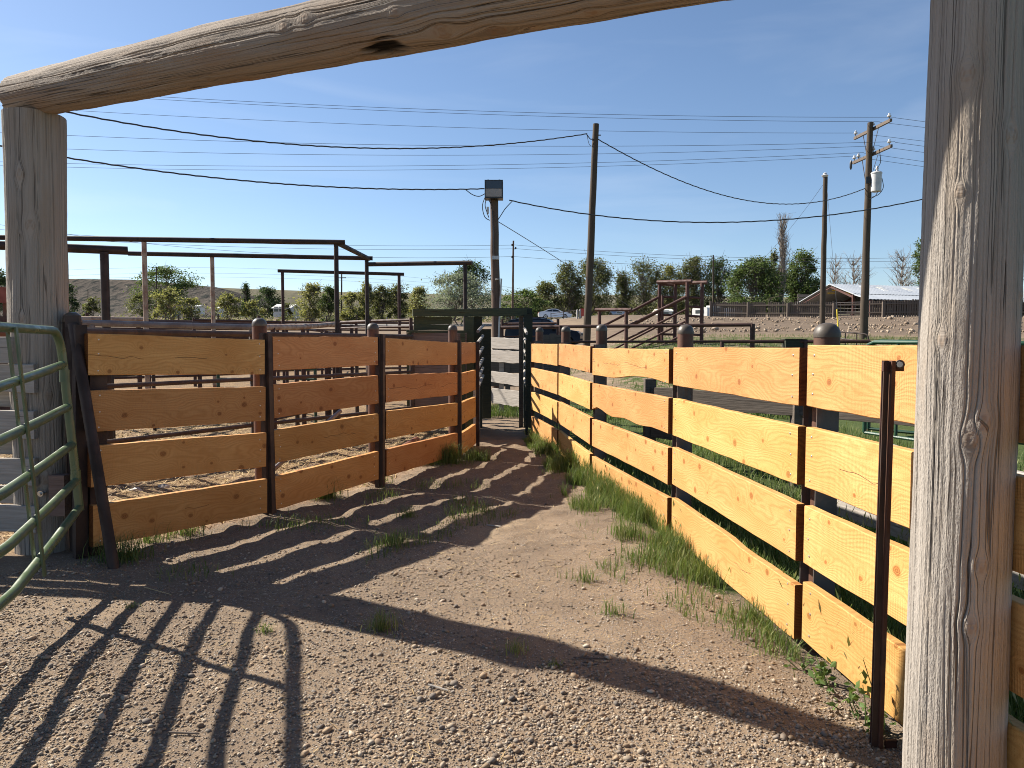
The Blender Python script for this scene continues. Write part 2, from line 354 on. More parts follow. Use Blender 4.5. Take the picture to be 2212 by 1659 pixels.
# ================================================================== GROUND
def axis(lo, hi, step, far_lo, far_hi, k=1.09):
    a = list(np.arange(lo, hi + 1e-6, step)); d = step
    while a[-1] < far_hi: d *= k; a.append(a[-1] + d)
    d = step; b = []
    x = lo
    while x > far_lo: d *= k; x -= d; b.append(x)
    return np.array(b[::-1] + a)
def m_ground():
    g = G('dirt_and_gravel'); o = g.obj(); z = g.n('Attribute', out=0, props={'attribute_name': 'zone'}); st, gs, pb = g.xyz(z)
    pos = g.xyz(o)
    n1 = g.noise(o, 1.4, 5, .6); n2 = g.noise(o, 11, 4, .65); n3 = g.noise(o, 90, 4, .7); n4 = g.noise(o, .35, 4, .6)
    c = g.mix(g.rng(n1, .3, .7), (.25, .183, .121), (.184, .134, .09)); c = g.mix(g.rng(n2, .48, .7, 0, .7), c, (.285, .21, .137))
    c = g.mix(g.rng(n3, .40, .62, 0, .55), c, (.165, .130, .10)); c = g.mix(g.rng(n3, .62, .72, 0, .8), c, (.36, .30, .235))
    vn = g.t.nodes.new('ShaderNodeTexVoronoi'); g.put(vn.inputs['Vector'], o); vn.inputs['Scale'].default_value = 95.
    grit = g.mix(g.rng(g.xyz(vn.outputs[1])[0], .2, 1), (.14, .125, .115), (.40, .35, .30))
    gm = g.mul(g.mul(g.rng(vn.outputs[0], .30, .55, 1, 0), g.mth('GREATER_THAN', g.xyz(vn.outputs[1])[1], .45)), pb)
    c = g.mix(gm, c, grit)
    pt = g.noise(o, .9, 3, .55, .4); c = g.mix(g.rng(pt, .46, .62, 0, .5), c, (.155, .118, .088)); c = g.mix(g.rng(pt, .30, .42, .35, 0), c, (.32, .245, .165))
    # straw bedding, turf
    sv = g.noise(g.vm('MULTIPLY', o, (1., .45, 1.)), 55, 4, .7); sv2 = g.noise(o, 3., 4, .6)
    straw = g.mix(g.rng(sv, .38, .62), (.115, .072, .042), (.32, .222, .12)); straw = g.mix(g.rng(sv2, .46, .62, 0, .8), straw, (.145, .10, .07))
    c = g.mix(g.mul(st, g.rng(n4, .25, .45, .55, 1)), c, straw)
    gn = g.noise(o, 2.2, 5, .7); gn2 = g.noise(o, 30, 3, .7)
    turf = g.mix(g.rng(gn2, .35, .65), (.036, .055, .016), (.075, .095, .032))
    c = g.mix(g.mth('MULTIPLY', g.rng(g.add(gn, g.mul(g.add(gs, -.5), 1.2)), .42, .56), g.mth('GREATER_THAN', gs, .02)), c, turf)
    c = g.mix(g.mul(g.mul(g.rng(pos[1], 30, 44), g.mth('SUBTRACT', 1., g.mth('MINIMUM', g.mul(gs, 1.6), 1.))), .85), c, g.mix(g.rng(n1, .35, .65), (.155, .118, .087), (.11, .084, .063)))
    far = g.rng(pos[1], 120, 260)
    c = g.mix(far, c, g.mix(g.rng(g.noise(o, .05, 4), .4, .6), (.14, .13, .075), (.19, .16, .105)))
    h = g.add(g.add(g.mul(n2, .6), g.mul(n3, .35)), g.add(g.mul(gm, .5), g.mul(g.mul(st, sv), .6)))
    return g.fin(c, .95, g.bump(h, .9, .02), spec=.1)
M['ground'] = m_ground()
gx = axis(-5.2, 2.6, .03, -6000, 6000); gy = axis(2.2, 11.5, .03, -60, 7000)
X, Y = np.meshgrid(gx, gy); nx, ny = len(gx), len(gy)
Z = terrain(X, Y) + relief(X, Y)
def zones(x, y):
    left_x = np.interp(y, [5.2, 6.4, 7.9, 9.95, 11.0, 14, 18, 30], [-2.98, -2.14, -1.4, -.72, -.54, -.5, -1.0, -2.])
    straw = sst(.1, .5, left_x - x) * sst(4.8, 5.6, y) * (1 - sst(34, 46, y)) * (x > -60)
    rx = np.interp(y, [1.5, 3.64, 5.8, 8.1, 10.1, 12.1, 20], [1.63, 1.46, 1.26, .88, .63, .32, 1.0])
    turf = sst(0, .3, x - rx) * .62 * (1 - sst(16, 24, y)) + .52 * sst(18, 24, y) * (1 - sst(36, 40, y)) * sst(0, 3, x - 1.0)
    verge = .55 * sst(-.55, -.05, x - rx) * (x < rx + .1) * sst(3.6, 4.8, y)
    turf = np.maximum(turf, verge) + .35 * sst(44, 60, y) * (1 - sst(6, 12, x)) * (1 - sst(90, 104, y)) * (y < 110) + .25 * sst(115, 135, y)
    peb = (1 - sst(6, 13, y)) * (1 - straw)
    return np.stack([straw, np.clip(turf, 0, 1), peb], -1)
zn = zones(X, Y).reshape(-1, 3)
idx = np.arange(nx * ny).reshape(ny, nx)
F = np.stack([idx[:-1, :-1], idx[:-1, 1:], idx[1:, 1:], idx[1:, :-1]], -1).reshape(-1, 4)
ground = quick('ground', np.stack([X, Y, Z], -1).reshape(-1, 3), F, M['ground'], {'zone': zn}); ground['kind'] = 'structure'
def GZ(x, y): return float(terrain(x, y) + relief(np.array(x), np.array(y)))

# ---- hills behind everything
def m_hill(a, b, spot, sc):
    g = G('hillside'); o = g.obj(); n1 = g.noise(o, .02, 5, .6); n2 = g.noise(g.vm('MULTIPLY', o, (1., .5, 1.)), sc, 3, .6)
    c = g.mix(g.rng(n1, .35, .65), a, b); c = g.mix(g.rng(n2, .50, .60, 0, .8), c, spot)
    return g.fin(c, 1., g.bump(n2, .6, 2.5), spec=0.)
def hill(name, Yb, Yc, prof, mat, base_z, rough, seed):
    us = np.array([p[0] for p in prof], float); vs = np.array([p[1] for p in prof], float)
    U = np.linspace(us[0], us[-1], 420); V = np.interp(U, us, vs); rows = 26; P = []
    for j in range(rows + 6):
        t = min(j / rows, 1); yy = Yb + (Yc - Yb) * t if j <= rows else Yc + (j - rows) * 90
        xx = (U - 1106) / FOC * Yc * (Yb + (Yc - Yb) * t) / Yc
        crest = np.array([at(u, v, Yc).z for u, v in zip(U, V)])
        prof_t = t ** 1.25 if t < 1 else 1
        z = base_z + (crest - base_z) * (prof_t * .93 + .07 * float(sst(.8, 1, t)))
        z = z + vnoise(xx / 38, np.full_like(xx, yy / 38), seed) * rough * math.sin(math.pi * min(t, 1)) ** .7 - (0 if t < 1 else (j - rows) * 1.5)
        z[0] -= 30; z[-1] -= 30
        P.append(np.stack([xx, np.full_like(xx, yy), z], -1))
    P = np.array(P); r, c_ = P.shape[:2]; ii = np.arange(r * c_).reshape(r, c_)
    F = np.stack([ii[:-1, :-1], ii[:-1, 1:], ii[1:, 1:], ii[1:, :-1]], -1).reshape(-1, 4)
    o = quick(name, P.reshape(-1, 3), F, mat); o['kind'] = 'structure'; return o
hill('hill', 330, 470, [(-900, 596), (0, 599), (140, 602), (287, 604), (427, 616), (470, 620), (505, 632), (560, 662), (640, 690)],
     m_hill((.115, .098, .082), (.088, .08, .071), (.035, .039, .037), .24), 5, 5, 31)
hill('hill', 620, 1000, [(-900, 612), (300, 617), (470, 621), (540, 624), (655, 628), (740, 631), (880, 633), (1000, 637), (1340, 637), (1700, 642), (2212, 648), (3200, 655)],
     m_hill((.165, .152, .108), (.14, .13, .094), (.11, .104, .08), .05), 6, 9, 37)

# ---- road along which the white car drives
rx = np.linspace(-160, 160, 161); rows = []
for off in (-4.2, -3.6, 3.6, 4.2):
    yy = 109 + off + rx * .02; rows.append(np.stack([rx, yy, terrain(rx, yy) + (.10 if abs(off) < 4 else -.10)], -1))
P = np.array(rows); ii = np.arange(P.shape[0] * P.shape[1]).reshape(P.shape[:2])
F = np.stack([ii[:-1, :-1], ii[:-1, 1:], ii[1:, 1:], ii[1:, :-1]], -1).reshape(-1, 4)
M['road'] = m_paint('worn_asphalt', (.17, .155, .14), (.13, .12, .11), rough=.9, scale=1.)
road = quick('road', P.reshape(-1, 3), F, M['road']); road['kind'] = 'structure'

# ---- loose pebbles on the gravel
def scatter_stones(name, label, pos, size, mat_cols, kindseed, sub=0, flat=.62, sink=.25, parent=None):
    t = (1 + 5 ** .5) / 2
    iv = np.array([(-1, t, 0), (1, t, 0), (-1, -t, 0), (1, -t, 0), (0, -1, t), (0, 1, t), (0, -1, -t), (0, 1, -t), (t, 0, -1), (t, 0, 1), (-t, 0, -1), (-t, 0, 1)]) / math.hypot(1, t)
    fc = np.array([(0, 11, 5), (0, 5, 1), (0, 1, 7), (0, 7, 10), (0, 10, 11), (1, 5, 9), (5, 11, 4), (11, 10, 2), (10, 7, 6), (7, 1, 8), (3, 9, 4), (3, 4, 2), (3, 2, 6), (3, 6, 8), (3, 8, 9), (4, 9, 5), (2, 4, 11), (6, 2, 10), (8, 6, 7), (9, 8, 1)])
    r = np.random.default_rng(kindseed); n = len(pos)
    sc = size[:, None] * np.stack([r.uniform(.8, 1.45, n), r.uniform(.7, 1.1, n), r.uniform(.4, .8, n) * flat / .62], -1)
    jit = 1 + r.uniform(-.16, .16, (n, 12, 1))
    v = iv[None] * jit * sc[:, None, :]
    a = r.uniform(0, 2 * np.pi, n); tl = r.uniform(-.3, .3, n)
    ca, sa = np.cos(a), np.sin(a)
    zt = v[:, :, 2] + v[:, :, 0] * np.sin(tl)[:, None]
    vx = v[:, :, 0] * ca[:, None] - v[:, :, 1] * sa[:, None]; vy = v[:, :, 0] * sa[:, None] + v[:, :, 1] * ca[:, None]
    gz = terrain(pos[:, 0], pos[:, 1]) + relief(pos[:, 0], pos[:, 1])
    P = np.stack([vx + pos[:, 0:1], vy + pos[:, 1:2], zt + (gz + sc[:, 2] * (1 - 2 * sink))[:, None]], -1).reshape(-1, 3)
    F = (fc[None] + (np.arange(n) * 12)[:, None, None]).reshape(-1, 3)
    cols = np.array(mat_cols)[r.integers(0, len(mat_cols), n)] * np.array([1.02, .95, .84]) * r.uniform(.75, 1.2, (n, 1))
    o = quick(name, P, F, M['pebble'], {'tint': np.repeat(cols, 12, 0)}, corners=3)
    return tag(o, label, None, None, 'stuff')
g = G('pebble'); tcol = g.n('Attribute', out=0, props={'attribute_name': 'tint'}); o_ = g.obj()
M['pebble'] = g.fin(g.mix(g.rng(g.noise(o_, 220, 3), .4, .7, 0, .35), tcol, (.22, .175, .135)), .8, spec=.25)
def left_line(y): return np.interp(y, [2, 5.2, 6.4, 7.9, 9.95, 11.0, 14], [-5.2, -3.0, -2.14, -1.4, -.72, -.54, -.5])
def right_line(y): return np.interp(y, [1.5, 3.64, 5.8, 8.1, 10.1, 12.1, 14], [1.63, 1.46, 1.26, .88, .63, .32, .4])
n = 230000; px = rng.uniform(-5.2, 1.7, n); py = 2.3 + rng.random(n) ** 1.6 * 8.5
dens = np.interp(py, [2.3, 3.2, 4.4, 5.5, 7, 10.8], [1, 1, .75, .4, .2, .1]) * (.42 + 1.25 * np.clip(vnoise(px * 1.7, py * 1.7, 21) + .2 + vnoise(px * 6, py * 6, 22) * .7, 0, 1))
dens *= 1 - .72 * sst(-1.4, .4, px) * sst(2.9, 3.8, py)
keep = (rng.random(n) < dens * .75) & (px > left_line(py)) & (px < right_line(py)) & (np.abs(px) < .75 * py + .3)
pos = np.stack([px, py], -1)[keep]
sz = np.clip(np.exp(rng.normal(-5.38, .44, len(pos))), .0026, .019)
PEB = [(.25, .215, .18), (.17, .155, .145), (.31, .27, .225), (.12, .112, .11), (.285, .22, .16), (.21, .16, .12), (.40, .36, .31), (.15, .128, .112), (.25, .19, .135)]
scatter_stones('gravel', 'loose grey and tan pebbles strewn over the bare ground', pos, sz, PEB, 5)
# rubble on the bank
n = 5200; px = rng.uniform(9, 60, n); py = rng.uniform(41, 64, n)
k = rng.random(n) < .25 + .75 * (vnoise(px / 4, py / 4, 8) > .02)
pos = np.stack([px, py], -1)[k]; sz = np.clip(np.exp(rng.normal(-3.0, .5, len(pos))), .02, .26)
scatter_stones('rubble', 'pale stones scattered over the bare earth bank', pos, sz, [(.33, .27, .21), (.25, .20, .16), (.38, .33, .28), (.28, .22, .165)], 6, flat=.8)

# ================================================================== ROUND TIMBER
def log(name, p0, p1, r0, r1, mat, parent, seed, seam, nth=200, step=.012, knots=(), ncrack=16, chars=(), lump=.012, crack_d=.016, ragged=0.):
    p0 = Vector(p0); p1 = Vector(p1); Lg = (p1 - p0).length; ax = (p1 - p0).normalized()
    e1 = Vector(seam); e1 = (e1 - ax * e1.dot(ax)).normalized(); e2 = ax.cross(e1)
    m = int(Lg / step); t = np.linspace(0, Lg, m); th = np.linspace(0, 2 * np.pi, nth + 1)
    r = np.random.default_rng(seed); Tm, Th = np.meshgrid(t, th, indexing='ij')
    Rm = r0 + (r1 - r0) * Tm / Lg; u = Th * (r0 + r1) / 2
    Uw = u.copy(); knot = np.zeros_like(u); dr = np.zeros_like(u); char = np.zeros_like(u)
    for tk, thk, rk in knots:
        du = (Th - thk) * (r0 + r1) / 2; dt = Tm - tk; ad = np.abs(du)
        Uw -= np.sign(du) * np.minimum(ad, rk * .8 * np.exp(-(dt / (2.3 * rk)) ** 2) * np.exp(-np.maximum(ad - rk, 0) / (1.0 * rk)))
        q = np.sqrt(du ** 2 + (dt * .85) ** 2) / rk
        knot = np.maximum(knot, (q < 1.15) * (.55 + .45 * np.cos(q * 13)) * (1 - sst(.95, 1.15, q)))
        dr += .005 * np.exp(-(q / 1.4) ** 2) - .0025 * np.exp(-((q - 1.0) / .16) ** 2) - .004 * np.exp(-(q / .3) ** 2)
    wob = vnoise(Uw * 3, Tm * .8, seed + 1) * .02
    Uc = Uw + wob
    per = 2 * np.pi * (r0 + r1) / 2
    for i in range(ncrack):
        c0 = (i + r.uniform(.1, .9)) / ncrack * per; a = r.uniform(-.3, .75) * Lg; b = a + r.uniform(.25, .95) * Lg
        w = r.uniform(.0012, .0030); d = crack_d * r.uniform(.25, 1.) ** 1.5
        env = sst(a, a + .3, Tm) * (1 - sst(b - .35, b, Tm)); big = vnoise(Tm * 2.2, Tm * 0 + i, seed + 7) * .012
        dr -= d * env * np.exp(-((Uc - c0 - big) / w) ** 2)
    dr += vnoise(Uw * 90, Tm * .7, seed + 2) * .0028 + vnoise(Uw * 210, Tm * 3, seed + 3) * .0016 + vnoise(Uw * 120, Tm * 40, seed + 8) * .0012
    dr += (vnoise(np.cos(Th) * 1.7 + 5, Tm * 1.6 + np.sin(Th) * 1.5, seed + 4) + .5 * vnoise(np.cos(Th) * 3 + 9, Tm * 4 + np.sin(Th) * 3, seed + 5)) * lump
    for tk, thk, ru, rt, dep in chars:
        q = np.sqrt(((Th - thk) * (r0 + r1) / 2 / ru) ** 2 + ((Tm - tk) / rt) ** 2) + vnoise(Uw * 60, Tm * 7, seed + 9) * .9 + vnoise(Uw * 14, Tm * 3, seed + 10) * .7
        char = np.maximum(char, 1 - sst(.35, 1.15, q)); dr -= dep * (1 - sst(.3, 1.1, q))
    if ragged:
        for e in (Tm, Lg - Tm): dr -= ragged * (1 - sst(0, .04, e)) ** 2
    rad = Rm + dr
    if ragged:
        Tm = Tm + (vnoise(np.cos(Th) * 9, np.sin(Th) * 9, seed + 6) * .05) * ((Tm < .03).astype(float) - (Tm > Lg - .03))
    E1, E2, AX = np.array(e1), np.array(e2), np.array(ax)
    P = np.array(p0) + AX * Tm[..., None] + (E1 * np.cos(Th)[..., None] + E2 * np.sin(Th)[..., None]) * rad[..., None]
    ii = np.arange(m * (nth + 1)).reshape(m, nth + 1)
    F = np.stack([ii[:-1, :-1], ii[:-1, 1:], ii[1:, 1:], ii[1:, :-1]], -1).reshape(-1, 4)
    # ends: collapse to centre
    V = P.reshape(-1, 3); uv = np.stack([Uw, Tm], -1).reshape(-1, 2); kn = knot.ravel(); ch = char.ravel()
    for row, cpt, flip in ((0, P[0, :-1].mean(0), True), (m - 1, P[-1, :-1].mean(0), False)):
        rings = []
        base = len(V); cols_ = nth + 1
        inner = cpt + (P[row] - cpt) * .02; V = np.concatenate([V, P[row], inner])
        uv = np.concatenate([uv, np.stack([np.zeros(cols_), np.linspace(0, .3, cols_)], -1), np.stack([np.full(cols_, .15), np.linspace(0, .3, cols_)], -1)])
        kn = np.concatenate([kn, np.zeros(2 * cols_)]); ch = np.concatenate([ch, np.zeros(2 * cols_)])
        a = base + np.arange(nth); f = np.stack([a, a + 1, a + 1 + cols_, a + cols_], -1)
        F = np.concatenate([F, f[:, ::-1] if not flip else f])
    return quick(name, V, F, mat, {'knot': kn, 'char': ch}, uv, parent=parent)

LP = Vector((-3.40, 5.42, 0)); RP = Vector((1.395, 2.35, 0))
gw = thing('timber_gateway', 'weathered round-log gateway of two posts and a log crossbeam', 'gateway', (LP.x, LP.y, 0))
top_l = at(74, 250, 5.42); ltop = top_l.z
def th_of(axis_, seam, d):   # angle of direction d round a log
    ax = Vector(axis_).normalized(); e1 = Vector(seam); e1 = (e1 - ax * e1.dot(ax)).normalized(); e2 = ax.cross(e1)
    return math.atan2(Vector(d).dot(e2), Vector(d).dot(e1)) % (2 * math.pi)
seamL = (-.53, .85, 0); fl = th_of((0, 0, 1), seamL, (.53, -.85, 0))
log('post', at(96, 1215, 5.42) + Vector((0, 0, -.1)), (top_l.x, 5.42, ltop), .182, .196, M['log'], gw, 101, seamL,
    knots=[(2.55, fl - .2, .03), (1.9, fl - .55, .022), (1.35, fl + .3, .025), (.75, fl + .1, .03), (2.9, fl - .5, .03)], ncrack=40, nth=260, step=.014)
seamR = (.51, .86, 0); fr = th_of((0, 0, 1), seamR, (-.51, -.86, 0))
zr = at(2062, -92, 2.35).z
KR = []
for (kx, ky, kr) in ((2082, 905, .019), (2080, 1195, .016), (2062, 1320, .017), (2008, 735, .015), (2048, 185, .02), (2037, 430, .014), (2058, 940, .022), (2128, 318, .02), (2160, 640, .014)):
    p = at(kx, ky, 2.35); KR.append((p.z + .25, fr + math.asin(max(-.95, min(.95, (kx - (2052 + (829 - ky) * .022)) / 95))), kr))
rb = at(2058, 1659, 2.35); rt = at(2116, 0, 2.35)
dxz = (rt.x - rb.x) / (rt.z - rb.z)
log('post', (rb.x + dxz * (-.25 - rb.z), 2.35, -.25), (rb.x + dxz * (zr - rb.z), 2.35, zr), .146, .134, M['log'], gw, 102, seamR, knots=KR, ncrack=44, nth=420, step=.010, crack_d=.010, lump=.006)
b0 = at(40, 214, 5.55); b0 = Vector((b0.x, b0.y, b0.z + .012)); b1 = at(2062, -95, 2.35) + Vector((0, 0, .165)); b1 = b1 + (b1 - b0).normalized() * .35
seamB = (.3, .55, .8); fb = th_of(b1 - b0, seamB, (-.3, -.75, -.35))
Lb = (b1 - b0).length
def on_beam(u, v):          # (distance along, angle) of a photographed spot
    a = (u - 1106) / FOC; b = -(v - 829.5) / FOC; d = Vector((a, _c + b * _s, -_s + b * _c)).normalized(); o = Vector((0, 0, CAM_H))
    ax = (b1 - b0).normalized(); n_ = d.cross(ax); w = o - b0
    t = (d.dot(ax) * w.dot(d) - w.dot(ax)) / (d.dot(ax) ** 2 - 1) if abs(d.dot(ax)) < 1 else 0
    q = b0 + ax * t; s_ = (q - o).dot(d); off = (o + d * s_) - q; h = off.length
    side = off.normalized() * min(h, .15) - d * math.sqrt(max(0, .155 ** 2 - min(h, .15) ** 2))
    return t, th_of(ax, seamB, side)
KB = []
for (u, v, r_) in ((293, 425 / 1.8517 - 2, .025), (445, 201, .03), (553, 372 / 1.8517, .028), (480, 156, .02), (600, 157, .02), (655, 57, .025), (700, 40, .024), (992, 52, .035), (1098, 55, .034), (1175, 53, .026), (815, 117, .036), (1590 / 1.0, -2, .03), (900, 20, .02), (1300, 15, .022)):
    t_, a_ = on_beam(u, v); KB.append((t_, a_, r_))
tc_, ac_ = on_beam(862, 92); tc2, ac2 = on_beam(1390, 34)
log('beam', b0, b1, .150, .172, M['beam'], gw, 103, seamB, knots=KB, ncrack=40, nth=330, step=.014,
    chars=[(tc_, ac_, .05, .13, .022), (tc2, ac2 + .12, .02, .16, .004)], lump=.016, ragged=.02)
t_, a_ = on_beam(862, 92)
# ================================================================== BOARDS
SCREW = None
def screw_mesh(mat):
    m = MB().lathe([(.006, 0), (.0058, .0022), (.0035, .0036)], (0, 0, 0), 8).mesh('screw'); m.materials.append(mat)
    m.transform(Matrix.Rotation(R(90), 4, 'X')); return m
def frame(P0, P1):
    x = (Vector(P1) - Vector(P0)).normalized(); y = Vector((0, 0, 1)).cross(x).normalized(); z = x.cross(y)
    Mx = Matrix((x, y, z)).transposed().to_4x4(); Mx.translation = Vector(P0); return Mx
def plank(parent, P0, P1, h, th, mat, seed, name='plank', wane=None, wane_top=None, nseg=12, screws=True, rag=.003, bow=.006, lbl=None):
    """P0, P1: top corners of the front face, left to right as one faces the board"""
    r = random.Random(seed); Mx = frame(P0, P1); Lx = (Vector(P1) - Vector(P0)).length; mb = MB(); b = .004
    prof = []
    for i in range(nseg + 1):
        t = i / nseg; x = t * Lx; zt = r.uniform(-rag, rag) * .7; zb = -h + r.uniform(-rag, rag)
        if wane: zb += wane(t) + r.uniform(0, .006)
        if wane_top: zt -= wane_top(t)
        y0 = bow * math.sin(math.pi * t) * (1 if seed % 2 else -1)
        xx = x + (0 if 0 < i < nseg else 0)
        prof.append([(xx, y0 + b, zt), (xx, y0 + th - b, zt), (xx, y0 + th, zt - b), (xx, y0 + th, zb + b), (xx, y0 + th - b, zb), (xx, y0 + b, zb), (xx, y0, zb + b), (xx, y0, zt - b)])
    for p in prof: mb.v += p
    for i in range(nseg):
        for k in range(8):
            a = i * 8 + k; c = i * 8 + (k + 1) % 8; mb.f.append((a, a + 8, c + 8, c))
    mb.f.append(tuple(range(8))); mb.f.append(tuple(nseg * 8 + k for k in reversed(range(8))))
    me = mb.mesh(name, sharp=30); me.materials.append(mat)
    o = bpy.data.objects.new(name, me); link(o, parent); o.matrix_local = Matrix.Translation(-W[parent]) @ Mx
    if lbl: o['label'] = lbl
    if screws:
        global SCREW
        SCREW = SCREW or screw_mesh(M['steel'])
        for x in (.065 + r.uniform(-.015, .015), Lx - .065 + r.uniform(-.015, .015)):
            for z in (-.042, -.15, -.25):
                s = bpy.data.objects.new('screw', SCREW); link(s, o)
                s.location = (x + r.uniform(-.008, .008), -.0002 + bow * math.sin(math.pi * x / Lx) * (1 if seed % 2 else -1), z + r.uniform(-.015, .015))
    return o
def capped_post(parent, x, y, ztop, r=.061, mat='rust_bright', z0=None, name='post'):
    z0 = GZ(x, y) - .1 if z0 is None else z0
    p = MB().lathe([(r, 0), (r, ztop - .055 - z0)], (x, y, z0), 20).build(name, M[mat], parent, loc=(x, y, z0))
    MB().lathe([(r * 1.04, -.012), (r * 1.05, 0), (r * 1.03, .012), (r * .9, .036), (r * .6, .054), (r * .2, .061)], (x, y, ztop - .058), 20).build('cap', M['cap'], p)
    return p

# ---- right-hand fence of pale new boards
PH = .295
rf = thing('plank_fence', 'sunlit pale new lumber plank fence on the right of the alley', 'plank fence', (1.3, 5.8, 0))
RB = [((1148, 741.5, 12.1), (1204, 743, 10.15)), ((1207, 743, 10.1), (1275, 748, 8.15)), ((1280, 750, 8.1), (1445, 753, 5.85)),
      ((1455, 751.5, 5.8), (1727, 752, 3.69)), ((1745, 746, 3.64), None)]
w1 = lambda t: max(0, .045 * math.sin((t - .35) * 4.2)) if t > .35 else 0
w2 = lambda t: .055 * (1 - abs(t - .12) / .14) if t < .26 else .02 * math.sin(t * 9) ** 2
sd = 0
for bi, (a, b) in enumerate(RB):
    A = at(*a)
    if b: B = at(*b)
    else:
        q = at(1990, 746, 2.76); d = (q - A); d.z = 0; B = A + d * (2.2 / .88); B.z = A.z - .005
    pitch = .394
    for k in range(4):
        sd += 1; dz = Vector((0, 0, -pitch * k + random.uniform(-.008, .008)))
        wn_ = w1 if (bi, k) == (2, 0) else w2 if (bi, k) == (2, 1) else None
        wt = (lambda t: .05 * float(sst(.55, .7, t)) * .35) if (bi, k) == (3, 3) else None
        dA = Vector((0, 0, random.uniform(-.008, .008)))
        plank(rf, A + dz + dA, B + dz, PH * random.uniform(.985, 1.02), .046, M['lumber_right'], 400 + sd, wane=wn_, wane_top=wt)
# posts behind the boards, with angle brackets
for (u, Y, ztop) in ((1164, 11.9, 1.80), (1222, 10.0, 1.765), (1299, 8.0, 1.735), (1480, 5.78, 1.665), (1785, 3.68, 1.612)):
    for _ in range(30): Y += (1106 + FOC * (float(right_line(Y)) + .128) / Y - u) * .004       # slide along the fence to where the photo shows it
    x = float(right_line(Y)) + .128; capped_post(rf, x, Y, ztop, .062, 'rust_post')
    for sy in (-.085, .085):
        MB().box((x - .078, Y + sy - .004, .02), (x + .03, Y + sy + .004, ztop - .22)).build('bracket', M['flat_steel'], rf)
p = at(1140, 740, 12.15)
MB().box((p.x + .05, 12.12, 0), (p.x + .10, 12.18, 1.56)).build('upright', M['rust_dark'], rf)

# ---- left-hand fence of new boards, seen from its shaded side
lf = thing('plank_fence', 'shaded orange-brown new lumber plank fence on the left of the alley', 'plank fence', (-2.1, 6.5, 0))
LB = [((190, 720, 5.2), (572, 735, 6.42)), ((589, 727, 6.5), (816, 728, 7.85)), ((833, 728, 7.95), (988, 739.5, 9.85)), ((997, 740, 9.95), (1028, 739.5, 11.0))]
for bi, (a, b) in enumerate(LB):
    A, B = at(*a), at(*b)
    for k in range(4):
        sd += 1; dz = Vector((0, 0, -.404 * k + random.uniform(-.006, .006)))
        plank(lf, A + dz + Vector((0, 0, random.uniform(-.01, .01) + (-.012 if bi == 1 else 0))), B + dz, PH * random.uniform(.985, 1.015), .058, M['lumber_left'], 500 + sd)
for (u, Y, ztop) in ((158, 5.40, 1.742), (561, 6.62, 1.745), (806, 8.05, 1.745), (978, 10.02, 1.78)):
    p = at(u, 740, Y); capped_post(lf, p.x, Y, ztop, .062, 'rust_post' if u > 200 else 'rust_dark')
for bi, (a, b) in enumerate(LB[1:]):
    A = at(*a); mx_ = frame(A, at(*b)); g0 = GZ(A.x, A.y)
    MB().box((-.052, .002, -A.z + g0 - .05), (-.002, .052, .03), mx_).build('upright', M['rust_brown'], lf)
    MB().box((-.088, .03, -A.z + g0 - .05), (-.060, .075, .03), mx_).build('upright', M['rust_dark'], lf)
A = at(190, 720, 5.2); mx_ = frame(A, at(572, 735, 6.42))
MB().box((-.06, .05, -A.z), (.02, .10, .06), mx_).build('upright', M['rust_dark'], lf)
MB().box((.04, .052, -A.z), (.16, .20, -.10), mx_).build('upright', M['rust_dark'], lf)
B = at(1028, 739.5, 11.0)
MB().box((B.x + .0, B.y - .02, 0), (B.x + .05, B.y + .06, 1.56)).build('upright', M['rust_dark'], lf)
# ================================================================== NEAR THINGS
# ---- green tube gate swung towards the camera
ge = at(128, 700, 4.95)
gg = thing('tube_gate', 'green painted tubular steel farm gate in the left foreground', 'gate', (ge.x, ge.y, 0))
gdir = Vector((.29, -.957, 0)).normalized()
GR = .0275; Lgate = 3.66
gz0 = [1.60, 1.375, 1.09, .835, .59, .405]; gz1 = [1.60, 1.28, 1.015, .752, .485, .245]   # the old gate is bent: its bars rise towards the end tube
top = ge.copy(); top.z = gz0[0]; bot = ge.copy(); bot.z = gz0[5]
lean = Vector((.085, .02, 0))     # the end tube leans a little
def gp(s, z): return Vector((ge.x, ge.y, 0)) + lean * (1 - (z - gz0[5]) / (gz0[0] - gz0[5])) * 1. + gdir * s + Vector((0, 0, z))
bend = [gp(.16 * (1 - math.cos(a)), gz0[0] - .16 * (1 - math.sin(a))) for a in np.linspace(0, math.pi / 2, 7)]
e = Lgate
far = [gp(e - .16 * (1 - math.cos(a)), gz1[0] - .16 * (1 - math.sin(a))) for a in np.linspace(math.pi / 2, 0, 7)]
MB().tube([gp(0, gz0[5] - .02)] + bend + far + [gp(e, gz1[5] - .03)], GR, 14).build('frame', M['gate_green'], gg)
for i in range(1, 6):
    MB().tube([gp(0.01, gz0[i]), gp(.6, gz0[i] * .5 + gz1[i] * .5), gp(1.3, gz1[i]), gp(e - .01, gz1[i])], GR * .98, 12).build('bar', M['gate_green'], gg)
for s_, side in ((.85, -.036), (.95, .036), (2.6, .036)):
    n_ = Vector((-gdir.y, gdir.x, 0)) * side
    MB().bar(gp(s_, gz1[5] - .03) + n_, gp(s_, gz0[0] + .0) + n_, .010, .036, up=tuple(gdir)).build('brace', M['gate_green'], gg)
for z in (1.30, .62):
    MB().lathe([(.031, -.04), (.031, .04)], gp(0, z), 14).build('hinge_band', M['gate_green'], gg)
